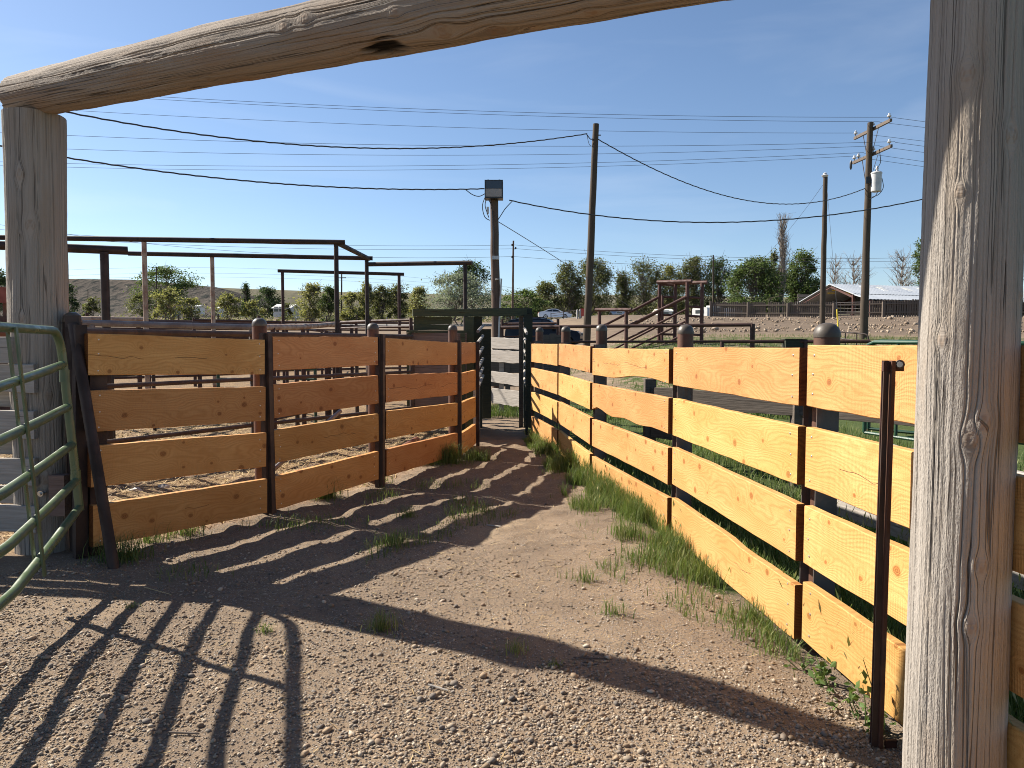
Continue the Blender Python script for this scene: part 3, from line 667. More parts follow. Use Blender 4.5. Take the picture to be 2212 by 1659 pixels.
# ---- pipe leaning on the first fence post
a_ = at(158, 700, 5.24); b_ = at(246, 1188, 4.97); b_.z = GZ(b_.x, b_.y) - .03
t = thing('leaning_pipe', 'dark rusty pipe brace leaning against the left end post', 'pipe', (b_.x, b_.y, 0))
MB().tube([a_, b_], .037, 14).build('pipe', M['rust_dark'], t)
MB().box((-.05, -.012, -.02), (.05, .012, .06), Matrix.Translation(a_)).build('weld_plate', M['rust_dark'], t)
# ---- old grey boards nailed to the left log post
t = thing('weathered_plank_fence', 'grey weathered plank fence running left from the left log post', 'plank fence', (-4.2, 5.3, 0))
for k, (vt, vb, ue) in enumerate(((728, 785, 22), (786, 848, 72), (888, 948, 72), (991, 1051, 74), (1094, 1153, 75))):
    p1 = at(ue, vt, 5.205); p0 = p1 + Vector((-2.6, .30 if k else .25, 0)); h = (vb - vt) / FOC * 5.2
    plank(t, p0, p1, h, .04, M['grey_board'], 600 + k, screws=False, rag=.006)
for k, (vt, vb) in enumerate(((815, 880), (925, 985), (1050, 1090))):
    p1 = at(48, vt, 5.36); plank(t, p1 + Vector((-2.6, .3, 0)), p1, (vb - vt) / FOC * 5.3, .04, M['grey_board'], 620 + k, screws=False, rag=.006)
MB().box((-5.3, 5.55, -.1), (-5.14, 5.70, 1.7)).build('post', M['grey_board'], t)
p = at(128, 1068, 5.22)
t = thing('wood_block', 'reddish wooden block fixed low on the left log post', 'block', (p.x, p.y, p.z))
MB().box((-.055, -.03, -.15), (.055, .05, .14), Matrix.Translation(p)).build('block', M['plywood'], t)
MB().lathe([(.022, -.01), (.022, .004), (.01, .012)], (0, 0, 0), 10).build
p = at(89, 1066, 5.215)
t = thing('bolt', 'galvanised bolt head with washer on the left log post', 'bolt', tuple(p))
bm = MB(); [bm.tube([p + Vector((0, .02, 0)), p + Vector((0, -.012, 0))], .021, 12), bm.tube([p, p + Vector((0, -.026, 0))], .011, 6)]; bm.build('head', M['steel'], t)
# ---- latch rail standing against the right fence
p = at(1908, 790, 2.80); q = gr(1888, 1583, -.04)
base = Vector((1.405, 2.80, GZ(1.405, 2.80) - .03))
t = thing('latch_rail', 'upright rusty angle-iron latch rail bolted to the right fence', 'latch rail', tuple(base))
tx = at(1915, 779, 2.80)
for du, w in ((0, .020), (.021, .014)):
    a = Vector((base.x + du, 2.80, base.z)); b = Vector((tx.x + du, 2.80, tx.z))
    MB().bar(a, b, w, .006 if du == 0 else .03, up=(0, 1, 0)).build('angle_iron', M['rust_post'] if du else M['rust_brown'], t)
MB().bar(Vector((base.x + .015, 2.825, base.z)), Vector((tx.x + .015, 2.825, tx.z)), .038, .006, up=(0, 1, 0)).build('angle_iron', M['rust'], t)
pb = at(1943, 787, 2.80)
MB().box((tx.x - .012, 2.796, tx.z - .04), (pb.x + .016, 2.81, tx.z - .004)).build('bracket', M['rust'], t)
MB().tube([pb + Vector((0, .0, 0)), pb + Vector((-.01, -.022, 0))], .011, 8).build('bolt', M['steel'], t)
MB().tube([pb + Vector((0, 0, 0)), pb + Vector((-.001, -.008, 0))], .017, 12).build('washer', M['flat_steel'], t)
MB().box((base.x + .04, 2.79, base.z), (base.x + .085, 2.80, base.z + .06)).build('foot_plate', M['rust'], t)

# ---- old board fences in the grass behind the right fence
def board_run(name, label, pts, tops, hs, mat, seed, posts=True, pm='dark_board'):
    t = thing(name, label, 'board fence', (pts[0][0], pts[0][1], T(*pts[0])))
    for i in range(len(pts) - 1):
        (x0, y0), (x1, y1) = pts[i], pts[i + 1]
        for k, (zt, h) in enumerate(zip(tops, hs)):
            plank(t, (x0, y0, zt + T(x0, y0)), (x1, y1, zt + T(x1, y1)), h, .045, M[mat], seed + i * 7 + k, screws=False, rag=.012, nseg=8)
    if posts:
        for (x, y) in pts:
            MB().box((x - .07, y + .02, T(x, y) - .2), (x + .07, y + .15, max(tops) + .10 + T(x, y))).build('post', M[pm], t)
    return t
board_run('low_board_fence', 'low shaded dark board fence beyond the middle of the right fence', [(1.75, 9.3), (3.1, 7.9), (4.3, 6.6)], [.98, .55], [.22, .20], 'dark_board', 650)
board_run('low_board_fence', 'sunlit grey weathered boards in the grass behind the nearest right bay', [(2.55, 6.0), (2.72, 4.7), (2.86, 3.75)], [.86, .42], [.20, .20], 'grey_board', 670, pm='grey_board')
p = at(1200, 715, 13.4)
t = thing('wooden_stub_post', 'squat dark split timber post stub beside the chute gate', 'post', (p.x, 13.4, 0))
bm = MB(); b = .21
for i, (dx, hz) in enumerate(((-.16, 1.70), (-.05, 1.72), (.06, 1.69), (.155, 1.66))): bm.box((p.x + dx - .052, 13.3, -.1), (p.x + dx + .052, 13.5 + .01 * i, hz))
bm.build('stub', M['dark_board'], t)

# ================================================================== CHUTE GATE AT THE END OF THE ALLEY
cg = thing('chute_frame', 'peeling green timber chute frame with header board at the alley end', 'chute', at(1040, 905, 14.0)[:2] + (0,))
def pboard(parent, name, u0, v0, u1, v1, Y0, Y1, th, mat, seed=0, rag=.004):
    """board with photographed corners, butting depth Y0 to Y1"""
    A = at(u0, v0, Y0); B = at(u1, v0 if Y0 == Y1 else v0, Y1); h = abs(v1 - v0) / FOC * (Y0 + Y1) / 2
    return plank(parent, A, B, h, th, M[mat], seed, name=name, screws=False, rag=rag, nseg=5, bow=.003)
pboard(cg, 'header_board', 892, 667.5, 1138, 683, 12.9, 13.6, .06, 'green_wood', 701)
pboard(cg, 'header_board', 1040, 665.5, 1150, 679, 13.72, 13.72, .06, 'dark_green_wood', 702)
for i, (v0, v1) in enumerate(((684.5, 700), (700.5, 713))): pboard(cg, 'board', 894, v0, 976, v1, 13.1, 13.25, .03, 'green_wood', 703 + i)
pboard(cg, 'board', 878, 713.5, 1008, 719, 12.85, 13.1, .04, 'green_wood', 706)
MB().box((at(882, 800, 12.95).x, 12.97, .1), (at(1008, 800, 12.95).x, 13.0, at(900, 719, 12.95).z)).build('plywood_panel', M['plywood'], cg)
for u in (884, 1000):
    x = at(u, 800, 12.93).x; MB().box((x - .04, 12.90, 0), (x + .04, 12.96, 1.72)).build('stile', M['green_wood'], cg)
x0, x1 = at(1009, 800, 13.2).x, at(1023, 800, 13.2).x
MB().box((x0 - .04, 13.2, -.1), (x1, 13.38, at(1015, 684, 13.2).z)).build('post', M['green_wood'], cg)
x0, x1 = at(1024, 800, 13.45).x, at(1041, 800, 13.45).x
MB().box((x0, 13.42, -.1), (x1, 13.62, at(1030, 684, 13.5).z)).build('post', M['dark_green_wood'], cg)
x0, x1 = at(1131, 800, 13.6).x, at(1150, 800, 13.6).x
MB().box((x0, 13.5, -.1), (x1, 13.68, at(1140, 680, 13.6).z)).build('post', M['dark_green_wood'], cg)
x0, x1 = at(1121, 800, 13.75).x, at(1130, 800, 13.75).x
MB().box((x0, 13.72, -.1), (x1, 13.80, at(1125, 681, 13.75).z)).build('post', M['dark_board'], cg)
# steel side panel and slide door on the left of the opening
x0, x1 = at(1041, 800, 14.1).x, at(1061, 800, 14.1).x
MB().box((x0, 14.0, .12), (x1, 14.06, at(1050, 711, 14.1).z)).build('slide_door', M['dark_green_wood'], cg)
x0 = at(1029, 800, 12.4).x
MB().box((x0 - .01, 11.55, .0), (x0 + .02, 13.35, .86)).build('side_panel', M['grey_board'], cg)
for i, z in enumerate((1.86, 1.68, 1.47, 1.27, 1.1, .96)):
    MB().tube([(x0 + .05, 11.9, z - .13), (x0 + .07, 13.4, z)], .027, 8).build('side_bar', M['grey_board'] if i else M['grey_pipe'], cg)
    MB().tube([(at(1136, 800, 13.3).x, 12.6, z - .15), (at(1136, 800, 13.3).x - .02, 13.45, z - .05)], .026, 8).build('side_bar', M['grey_board'], cg)
MB().box((at(1137, 800, 12.6).x - .02, 12.45, 0), (at(1137, 800, 12.6).x + .03, 12.52, 1.60)).build('stile', M['dark_green_wood'], cg)
# ---- sunlit grey plank gate seen through the opening
t = thing('grey_plank_gate', 'bleached grey wide-plank gate seen through the green chute frame', 'gate', at(1095, 890, 15.6)[:2] + (0,))
for i, (u0, v0, u1, v1) in enumerate(((1059, 728.5, 1128, 753), (1059, 756, 1128, 782), (1061, 801, 1124, 826), (1062, 838, 1126, 872))):
    A = at(u0, v0, 16.2); B = at(u1, v0 + (3 if i < 2 else 8), 15.2); plank(t, A, B, (v1 - v0) / FOC * 15.8 * .98, .05, M['grey_board'], 710 + i, screws=False, rag=.012, nseg=7)
A = at(1059, 751, 16.3); plank(t, A, at(1076, 751, 16.0), .16, .05, M['grey_board'], 720, screws=False, nseg=3)
for u, Y in ((1127, 15.25), (1083, 15.95)):
    x = at(u, 800, Y).x; MB().box((x - .05, Y + .0, -.05), (x + .05, Y + .10, 1.62)).build('stile', M['grey_board'], t)

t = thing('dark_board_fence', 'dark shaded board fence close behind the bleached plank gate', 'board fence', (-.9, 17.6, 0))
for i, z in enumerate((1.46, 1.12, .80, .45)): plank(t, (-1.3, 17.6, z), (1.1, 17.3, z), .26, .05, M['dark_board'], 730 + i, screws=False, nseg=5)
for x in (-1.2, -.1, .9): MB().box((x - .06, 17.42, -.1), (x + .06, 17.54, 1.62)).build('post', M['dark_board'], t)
# ================================================================== POLES AND CABLES
def pole(name, label, u0, v0, u1, v1, Y, r0, r1, mat, cat='utility pole', zb=None):
    a = at(u0, v0, Y); b = at(u1, v1, Y)      # top, bottom
    d = (a - b) / (a.z - b.z); zb = T(b.x, Y) - .3 if zb is None else zb
    b = b + d * (zb - b.z)
    t = thing(name, label, cat, (b.x, Y, zb))
    m = 12; bm = MB(); rr = random.Random(u0)
    bm.tube([b.lerp(a, i / m) + Vector((rr.uniform(-.01, .01), rr.uniform(-.01, .01), 0)) for i in range(m + 1)], [(r1 + (r0 - r1) * i / m) * rr.uniform(.97, 1.03) for i in range(m + 1)], 14)
    return t, a, b, bm
def wood(bm, mat, t):       # grain along the pole: the board material runs along local X, so stand the object up
    o = bm.build('shaft', M[mat], t); me = o.data
    me.transform(Matrix.Rotation(R(90), 4, 'Y')); o.rotation_euler = (0, R(-90), 0); return o
t, a, b, bm = pole('light_pole', 'weathered timber light pole behind the chute gate with a floodlight on top', 1067, 428, 1072, 725, 19, .105, .125, 'pole_red', 'light pole')
wood(bm, 'pole_red', t)
lampc = at(1067, 411, 18.82); w_ = .228
fl_ = MB().box((lampc.x - w_, 18.66, lampc.z - .225), (lampc.x + w_, 19.0, lampc.z + .225)).build('floodlight', M['black'], t)
MB().box((lampc.x - w_ + .025, 18.652, lampc.z - .19), (lampc.x + w_ - .03, 18.662, lampc.z + .005)).build('lens', M['lamp_glass'], fl_)
MB().box((lampc.x - w_ + .035, 18.652, lampc.z + .012), (lampc.x + w_ - .03, 18.66, lampc.z + .195)).build('visor', M['glass'], fl_)
for sx in (-.14, .14): MB().box((lampc.x + sx - .02, 18.7, lampc.z + .225), (lampc.x + sx + .02, 18.76, lampc.z + .24)).build('clip', M['black'], fl_)
p = at(1050, 449, 18.9); MB().box((p.x - .025 + .04, 18.86, p.z - .14 + .0), (p.x + .03 + .04, 18.94, p.z + .02)).build('junction_box', M['grey_can'], t)
p = at(1070, 557, 18.86); MB().box((p.x - .08, 18.84, p.z - .04), (p.x + .10, 18.9, p.z + .05)).build('meter_box', M['grey_can'], t)
c0 = at(1078, 605, 18.9); MB().tube([at(1070, 604, 18.86), at(1083, 602, 18.86), at(1080, 660, 18.86), at(1077, 730, 18.86)], .022, 8).build('conduit', M['conduit'], t)
MB().tube([at(1063, 455, 18.88), at(1066, 500, 18.86), at(1067, 560, 18.86)], .012, 6).build('conduit', M['wire_grey'], t)
def loop(pts, r=.010, n=14):
    P = [np.array(at(*q)) for q in pts]; out = []
    for i in range(len(P) - 1):
        p0 = P[max(i - 1, 0)]; p1 = P[i]; p2 = P[i + 1]; p3 = P[min(i + 2, len(P) - 1)]
        for k in range(n if i == len(P) - 2 else n):
            s = k / n; out.append(.5 * ((2 * p1) + (p2 - p0) * s + (2 * p0 - 5 * p1 + 4 * p2 - p3) * s * s + (3 * p1 - p0 - 3 * p2 + p3) * s ** 3))
    out.append(P[-1]); return out
for pts in ([(1048, 425, 18.9), (1042, 445, 18.9), (1047, 468, 18.9), (1058, 476, 18.9)], [(1051, 428, 18.9), (1048, 445, 18.9), (1056, 470, 18.9)], [(1004, 408, 18.9), (1020, 420, 18.9), (1035, 424, 18.9), (1048, 418, 18.9)],
            [(1075, 476, 18.9), (1084, 462, 18.9), (1092, 450, 18.9), (1107, 434, 18.9)], [(1054, 429, 18.9), (1060, 440, 18.9), (1061, 452, 18.9)]):
    MB().tube(loop(pts, n=6), .011, 5).build('lead', M['wire'], t)
t, a, b, bm = pole('dark_pole', 'tall dark leaning timber pole without arms in front of the trees', 1287, 268, 1268, 725, 28, .115, .15, 'pole')
wood(bm, 'pole', t)
MB().tube(loop([(1266, 288, 28), (1275, 300, 28), (1281, 300, 27.9)], n=5), .018, 5).build('lead', M['wire'], t)
MB().tube(loop([(1268, 292, 28), (1273, 312, 28), (1281, 316, 27.9)], n=5), .010, 5).build('lead', M['wire'], t)
p = at(1294, 292, 28); MB().tube([p - Vector((.12, 0, 0)), p + Vector((.07, 0, .0))], .02, 6).build('bolt', M['black'], t)
t, a, b, bm = pole('small_pole', 'slim distant timber pole with three insulators above the trees', 1109, 520, 1107, 690, 90, .10, .16, 'pole_red')
wood(bm, 'pole_red', t)
for du, v in ((-3, 529), (5, 536), (-3, 555)):
    p = at(1109 + du, v, 89.9); MB().lathe([(.05, -.12), (.10, -.06), (.10, .05), (.04, .14)], p, 8).build('insulator', M['black'], t)
    q = at(1109, v + 2, 89.95); MB().tube([q, p + Vector((0, 0, -.1))], .03, 5).build('bracket', M['black'], t)
t, a, b, bm = pole('guy_pole', 'grey timber pole with one insulator left of the transformer pole', 1783, 383, 1776, 700, 38, .11, .15, 'pole')
wood(bm, 'pole', t)
p = at(1782, 380, 38); MB().lathe([(.05, -.1), (.13, -.05), (.17, .02), (.10, .06), (.09, .13), (.03, .17)], p, 12).build('insulator', M['porcelain'], t)
t, a, b, bm = pole('utility_pole', 'utility pole with two crossarms and a grey transformer can', 1880, 265, 1865, 740, 34, .125, .19, 'pole')
wood(bm, 'pole', t)
def ins(p, parent, r=.085):
    q = MB().lathe([(.02, -.16), (.02, -.02)], p, 6).build('pin', M['black'], parent)
    MB().lathe([(r * .6, -.05), (r, -.03), (r * .95, .02), (r * .55, .04), (r * .6, .09), (r * .3, .12)], p, 10).build('insulator', M['porcelain'], parent)
for i, ((u0, v0, Y0), (u1, v1, Y1), pts) in enumerate((((1846, 299, 35.6), (1925, 259, 32.75), ((1847, 288), (1887, 263), (1921, 253))), ((1843, 352, 35.6), (1926, 315, 32.75), ((1834, 340), (1855, 330), (1888, 315), (1921, 306))))):
    A = at(u0, v0, Y0); B = at(u1, v1, Y1)
    off = Vector((-.16, 0, 0)) if 0 else Vector((0, 0, 0))
    arm = MB().bar(A, B, .10, .13).build('crossarm', M['fence_board'], t)
    for (pu, pv) in pts:
        s = (pu - u0) / (u1 - u0); p = A.lerp(B, min(max(s, .03), .97)); p.z += .22; ins(p, arm)
    mid = A.lerp(B, .45); pl_ = at(1877 if i == 0 else 1873, v0 + 45, 34)
    for s in (.25, .68): MB().bar(A.lerp(B, s) - Vector((0, 0, .05)), Vector((pl_.x, 34, pl_.z - .3)), .03, .012).build('arm_brace', M['fence_board'], t)
tcn = at(1893, 393, 33.7)
can = MB().lathe([(.19, -.44), (.215, -.42), (.225, .34), (.24, .36), (.24, .40), (.20, .44)], tcn, 20).build('transformer', M['grey_can'], t)
MB().lathe([(.05, 0), (.07, .05), (.05, .10), (.07, .15), (.04, .26)], tcn + Vector((0, -.05, .43)), 10).build('bushing', M['porcelain'], can)
MB().bar(tcn + Vector((-.42, .1, .1)), tcn + Vector((-.2, .05, .1)), .08, .3).build('bracket', M['black'], can)
for pts in ([(1888, 377, 33.6), (1893, 365, 33.6), (1902, 350, 33.6), (1899, 322, 33.5)], [(1905, 384, 33.6), (1908, 405, 33.6), (1898, 420, 33.6), (1883, 426, 33.7)], [(1896, 414, 33.6), (1890, 424, 33.6), (1878, 430, 33.7)]):
    MB().tube(loop(pts, n=6), .016, 5).build('lead', M['wire'], t)
p = at(1838, 357, 35.4); MB().lathe([(.03, -.2), (.06, -.1), (.06, .1), (.03, .22)], p, 8).build('cut_out', M['black'], t)
# far poles on the left and right
for (u, vt, vb, Y, lab) in ((338, 577, 680, 140, 'thin far pole in front of the broad green tree on the left'), (738, 588, 684, 120, 'far pole wrapped in creeper above the locust trees'), (1541, 551, 672, 118, 'thin pole behind the loading chute among bare trees'),
                            (157, 621, 668, 260, 'far thin pole below the sagebrush hill, left of the overhead frame post'), (190, 624, 668, 262, 'far thin pole below the sagebrush hill, beside the thick frame post'), (2198, 592, 660, 130, 'far crossarm pole at the right edge beyond the log post')):
    t, a, b, bm = pole('far_pole', lab, u, vt, u - .5, vb, Y, .10, .15, 'pole'); wood(bm, 'pole', t)
    if u == 2198:
        MB().bar(a + Vector((-1.1, 0, -.35)), a + Vector((1.1, 0, -.35)), .1, .13).build('crossarm', M['pole'], t)
        MB().bar(a + Vector((-1.1, 0, -1.0)), a + Vector((1.1, 0, -1.0)), .1, .13).build('crossarm', M['pole'], t)
    elif u in (338, 738): MB().bar(a + Vector((-.7, 0, -.9)), a + Vector((.7, 0, -.9)), .1, .12).build('crossarm', M['pole'], t)

def cable(label, P0, P1, pts, r, mat='wire_grey', n=60, wob=0., group=None, deg=2, name='power_line', cat='cable'):
    """runs over the plan line P0-P1; its height follows the photographed points"""
    u = np.array([p[0] for p in pts], float); v = np.array([p[1] for p in pts], float)
    if len(pts) == 2: pts = pts; cf = np.polyfit(u, v, 1)
    else: cf = np.polyfit(u, v, min(deg, len(pts) - 1))
    out = []; P0 = Vector(P0); P1 = Vector(P1)
    for i in range(n + 1):
        p = P0.lerp(P1, i / n); uu = 1106 + FOC * p.x / p.y
        for _ in range(3):
            vv = float(np.polyval(cf, uu)); b_ = -(vv - 829.5) / FOC; uu = 1106 + FOC * p.x / p.y * (_c + b_ * _s)
        q = at(uu, vv, p.y); out.append(q + Vector((0, 0, math.sin(i * 2.1) * wob)))
    o = MB().tube(out, r, 5, caps=False).build(name, M[mat], None, loc=out[0])
    return tag(o, label, cat, group)
WL = [('topmost', 1921, 32.9, [(370, 210.5), (810, 231.8), (1026, 239), (1350, 248), (1728, 253.6), (1921, 252.7)], 291.5),
      ('second from the top', 1887, 34.1, [(348, 215), (810, 238), (1026, 246), (1350, 255.8), (1728, 262.4), (1887, 262.4)], 300.5),
      ('third from the top', 1847, 35.5, [(200, 241), (810, 269.5), (1026, 276), (1350, 284), (1728, 287.5), (1847, 287)], 331),
      ('fourth from the top', 1921, 32.9, [(132, 292), (810, 312), (1026, 315), (1350, 315.6), (1728, 311.6), (1921, 305.7)], 345.5),
      ('fifth from the top', 1888, 34.1, [(132, 321.5), (1026, 334.5), (1350, 331.8), (1728, 322), (1888, 314.5)], 359),
      ('sixth from the top', 1855, 35.2, [(0, 350), (600, 357.5), (1026, 357), (1350, 350.4), (1728, 336.4), (1855, 329)], 380),
      ('seventh from the top', 1834, 35.8, [(0, 358), (300, 363), (600, 367), (1026, 366), (1350, 358.4), (1728, 343.4), (1834, 337)], 391)]
for nm, up, Yp, pts, vr in WL:
    X0 = (up - 1106) / FOC * Yp
    cable(f'thin wire strung left from the transformer pole, {nm} of seven', (-48, Yp - 1, 0), (X0, Yp, 0), pts, .0085, group='wires on the transformer pole')
    cable(f'thin wire strung right from the transformer pole, {nm} of seven', (X0, Yp, 0), (44, Yp - 4.5, 0), [(up, pts[-1][1]), (2212, vr)], .0085, group='wires on the transformer pole', n=16)
cable('thick twisted black cable from behind the log beam to the dark pole', (-16, 13, 0), (at(1268, 290, 28).x, 28, 0), [(175, 248), (400, 286), (560, 305), (700, 317), (850, 320), (1000, 317), (1130, 308), (1266, 289)], .021, 'wire', 160, .007, deg=3)
cable('thick twisted black cable from the dark pole down to the transformer pole', (at(1288, 300, 28).x, 28, 0), (at(1868, 408, 34).x, 34, 0), [(1290, 300), (1400, 358), (1520, 410), (1620, 434), (1700, 440), (1790, 432), (1866, 408)], .020, 'wire', 120, .007, deg=3)
cable('thick twisted black cable from the left log post to the floodlight pole', (-14, 10, 0), (at(1046, 408, 18.8).x, 18.8, 0), [(0, 316), (140, 337), (300, 365), (480, 387), (700, 402), (850, 408), (1046, 408)], .016, 'wire', 160, .005, deg=3)
cable('thick twisted black cable sagging right from the floodlight pole', (at(1100, 434, 18.8).x, 18.8, 0), (17.5, 20.5, 0), [(1088, 430), (1108, 434), (1280, 464), (1450, 478), (1600, 479), (1780, 468), (2010, 425), (2212, 373)], .016, 'wire', 140, .005, deg=3)
cable('thin guy wire slanting down right from the floodlight pole', (at(1076, 478, 19).x, 19, 0), (at(1400, 690, 40).x, 40, 0), [(1078, 480), (1225, 572), (1400, 690)], .010)
for i, (nm, pts) in enumerate((('upper', [(0, 496), (137, 505), (740, 530), (1026, 531), (1110, 529)]), ('middle', [(300, 525), (740, 538), (1026, 539), (1110, 537)]), ('lower', [(560, 546), (810, 556), (1026, 556), (1110, 554)]))):
    cable(f'{nm} of three distant wires running left from the slim pole', (-75, 80, 0), (at(1109, 550, 90).x, 90, 0), pts, .018, group='wires on the slim distant pole')
for i, (nm, pts) in enumerate((('upper', [(1110, 529), (1350, 546), (1566, 555), (1781, 559), (1939, 557)]), ('middle', [(1110, 537), (1350, 552.6), (1566, 562), (1781, 566), (1939, 564)]), ('lower', [(1110, 554), (1350, 570), (1566, 577.6), (1781, 580), (1939, 578)]))):
    cable(f'{nm} of three distant wires running right from the slim pole', (at(1109, 550, 90).x, 90, 0), (75, 92, 0), pts, .018, group='wires on the slim distant pole')
for i, (v0, v1) in enumerate(((578, 604), (590, 611), (598, 618))):
    cable(f'faint far transmission wire low over the hills, {("upper", "middle", "lower")[i]} of three', (-150, 200, 0), (30, 210, 0), [(137, v0 + 6), (400, v0), (700, v0 + 3), (927, v1 + 6), (1100, v1 + 13)], .022, group='far transmission wires', deg=2)
cable('slack thin stay wire from the guy pole down to the left', (at(1781, 395, 38).x, 38, 0), (at(1560, 640, 60).x, 60, 0), [(1781, 395), (1700, 500), (1640, 570), (1560, 640)], .008, deg=2)
s0 = at(1786, 400, 37.9); s1 = at(1812, 705, 36.5); sg = at(1808, 668, 36.7)
t = thing('guy_wire', 'stay wire with a yellow guard at the foot of the guy pole', 'guy wire', tuple(s1))
MB().tube([s0, sg], .008, 5).build('wire', M['wire_grey'], t); MB().tube([sg, s1 - Vector((0, 0, .4))], .035, 8).build('guard', M['yellow'], t)
# ================================================================== STOCK PENS
def pipe_fence(label, pts, zs, r, mat='rust', post_r=None, gap=2.6, name='pipe_fence', post_top=.05, group=None, abs_z=True, posts=True):
    post_r = post_r or r * 1.15
    p0 = pts[0]; t = thing(name, label, 'pipe fence', (p0[0], p0[1], T(*p0)), group)
    for i in range(len(pts) - 1):
        a, b = Vector((*pts[i], 0)), Vector((*pts[i + 1], 0)); Ln = (b - a).length
        for zi, z in enumerate(zs):
            za = z if abs_z else z + T(a.x, a.y); zb = z if abs_z else z + T(b.x, b.y)
            if isinstance(z, tuple): za, zb = z
            MB().tube([(a.x, a.y, za), (b.x, b.y, zb)], r if zi == 0 else r * .75, 10).build('rail', M[mat], t)
        if not posts: continue
        k = max(1, round(Ln / gap))
        for j in range(k + (1 if i == len(pts) - 2 else 0)):
            q = a.lerp(b, j / k); z = zs[0]; zt = (z[0] + (z[1] - z[0]) * j / k) if isinstance(z, tuple) else (z if abs_z else z + T(q.x, q.y))
            MB().tube([(q.x, q.y, T(q.x, q.y) - .1), (q.x, q.y, zt + post_top)], post_r, 10).build('post', M[mat], t)
    return t
def pw(u, Y): p = at(u, 747, Y); return (p.x, p.y)
# first pen: runs beside the plank fence
pipe_fence('rust-red pipe pen fence close behind the shaded plank fence', [pw(150, 7.6), pw(215, 8.0), pw(547, 9.8), pw(797, 11.6), pw(890, 12.6)], [1.655, 1.06, .45, .12], .036, 'rust_brown', .045, 2.4, post_top=-.02)
pipe_fence('grey smooth pipe rail fence just above the rust-red pen fence', [pw(60, 8.4), pw(198, 9.0), pw(545, 10.9)], [1.775, 1.2, .7], .042, 'grey_pipe', .045, 2.5, post_top=-.02)
t = thing('worn_pipe_rail', 'pale worn rust-stained top pipe bending towards the overhead frame', 'pipe', (*pw(575, 11.4), T(*pw(575, 11.4))))
MB().tube([(*pw(546, 11.0), 1.775), (*pw(650, 12.6), 1.82), (*pw(690, 13.6), 1.87), (*pw(728, 14.6), 1.93)], .046, 12).build('rail', M['worn_pipe'], t)
for u, Y in ((590, 11.6), (655, 12.7), (705, 14.0), (722, 14.4)):
    x, y = pw(u, Y); MB().tube([(x, y, T(x, y) - .1), (x, y, 1.78)], .04, 8).build('post', M['rust'], t)
pipe_fence('dark red pipe pen fence running back under the overhead frames', [pw(190, 17), pw(560, 19), pw(760, 21), pw(890, 22)], [(2.05), 1.6, 1.2, .85], .038, 'rust', .05, 3.0)
pipe_fence('long far red pipe pen fence nearest the gravel track', [pw(-60, 26), pw(190, 27), pw(560, 30), pw(900, 31)], [2.45, 2.15, 1.8], .045, 'rust', .06, 4.5, post_top=.25)
pipe_fence('red pipe cross fence in the middle of the pens', [pw(320, 16), pw(560, 18.5), pw(665, 24), pw(720, 29)], [2.02, 1.7, 1.4, 1.1], .036, 'rust', .045, 2.6)
pipe_fence('dense red pipe panels beside the green chute', [pw(735, 19), pw(800, 18), pw(888, 17.2)], [2.10, 1.95, 1.75, 1.5, 1.25], .032, 'rust', .04, 1.6)
pipe_fence('low green pipe panels on the straw in the pens', [pw(470, 14.5), pw(680, 14.2)], [1.05, .86, .68], .026, 'far_green', .03, 1.4, name='low_pipe_fence')
pipe_fence('dark pipe rail crossing low over the straw', [pw(240, 12.0), pw(330, 13.0), pw(470, 14.6)], [1.02, .2], .028, 'rust_dark', .03, 2.)
pipe_fence('dark pipe cross fence just behind the second shaded bay', [pw(560, 11.5), pw(640, 13.0), pw(770, 15.2)], [1.5, 1.1, .7, .3], .03, 'rust_brown', .04, 1.5)
pipe_fence('red pipe pen fence beyond the first shaded bay', [pw(190, 13.5), pw(430, 15.0), pw(560, 16.5)], [1.72, 1.3, .9, .5], .034, 'rust', .042, 2.2)
pipe_fence('far red pipe sorting pens left of the dense panels', [pw(420, 23), pw(600, 25), pw(770, 26)], [2.30, 2.05, 1.8, 1.5], .04, 'rust', .05, 2.4)
t = thing('pale_pipe_rail', 'pale cream pipe rail left of the overhead frame post', 'pipe', (*pw(190, 15), T(*pw(190, 15))))
MB().tube([(*pw(150, 14.6), 2.03), (*pw(314, 15.2), 2.04)], .05, 12).build('rail', M['worn_pipe'], t)
for u in (180, 300): x, y = pw(u, 15); MB().tube([(x, y, T(x, y) - .1), (x, y, 2.0)], .045, 8).build('post', M['rust'], t)
a = at(655, 980, 9.0); b = at(735, 885, 10.4)
t = thing('loose_pipe', 'grey pipe propped at a slant among the pens', 'pipe', tuple(a)); MB().tube([at(590, 1015, 8.9), at(735, 888, 10.3)], .03, 10).build('pipe', M['grey_pipe'], t)
t = thing('fallen_pipe', 'rust-brown pipe lying on the straw behind the second shaded bay', 'pipe', tuple(gr(700, 1020)))
MB().tube([gr(590, 1060, .07), gr(800, 995, .07)], .055, 12).build('pipe', M['rust_bright'], t)
t = thing('fallen_pipe', 'short rust-brown pipe lying on the straw behind the third shaded bay', 'pipe', tuple(gr(860, 965)))
MB().tube([gr(835, 990, .07), gr(900, 950, .1)], .05, 12).build('pipe', M['rust_bright'], t)
p = gr(805, 892, .0)
t = thing('yellow_bucket', 'small yellow plastic tub on the straw behind the second bay', 'bucket', tuple(p))
MB().lathe([(.05, 0), (.075, .14), (.085, .14), (.085, .16), (.07, .16)], p, 14).build('tub', M['yellow'], t)
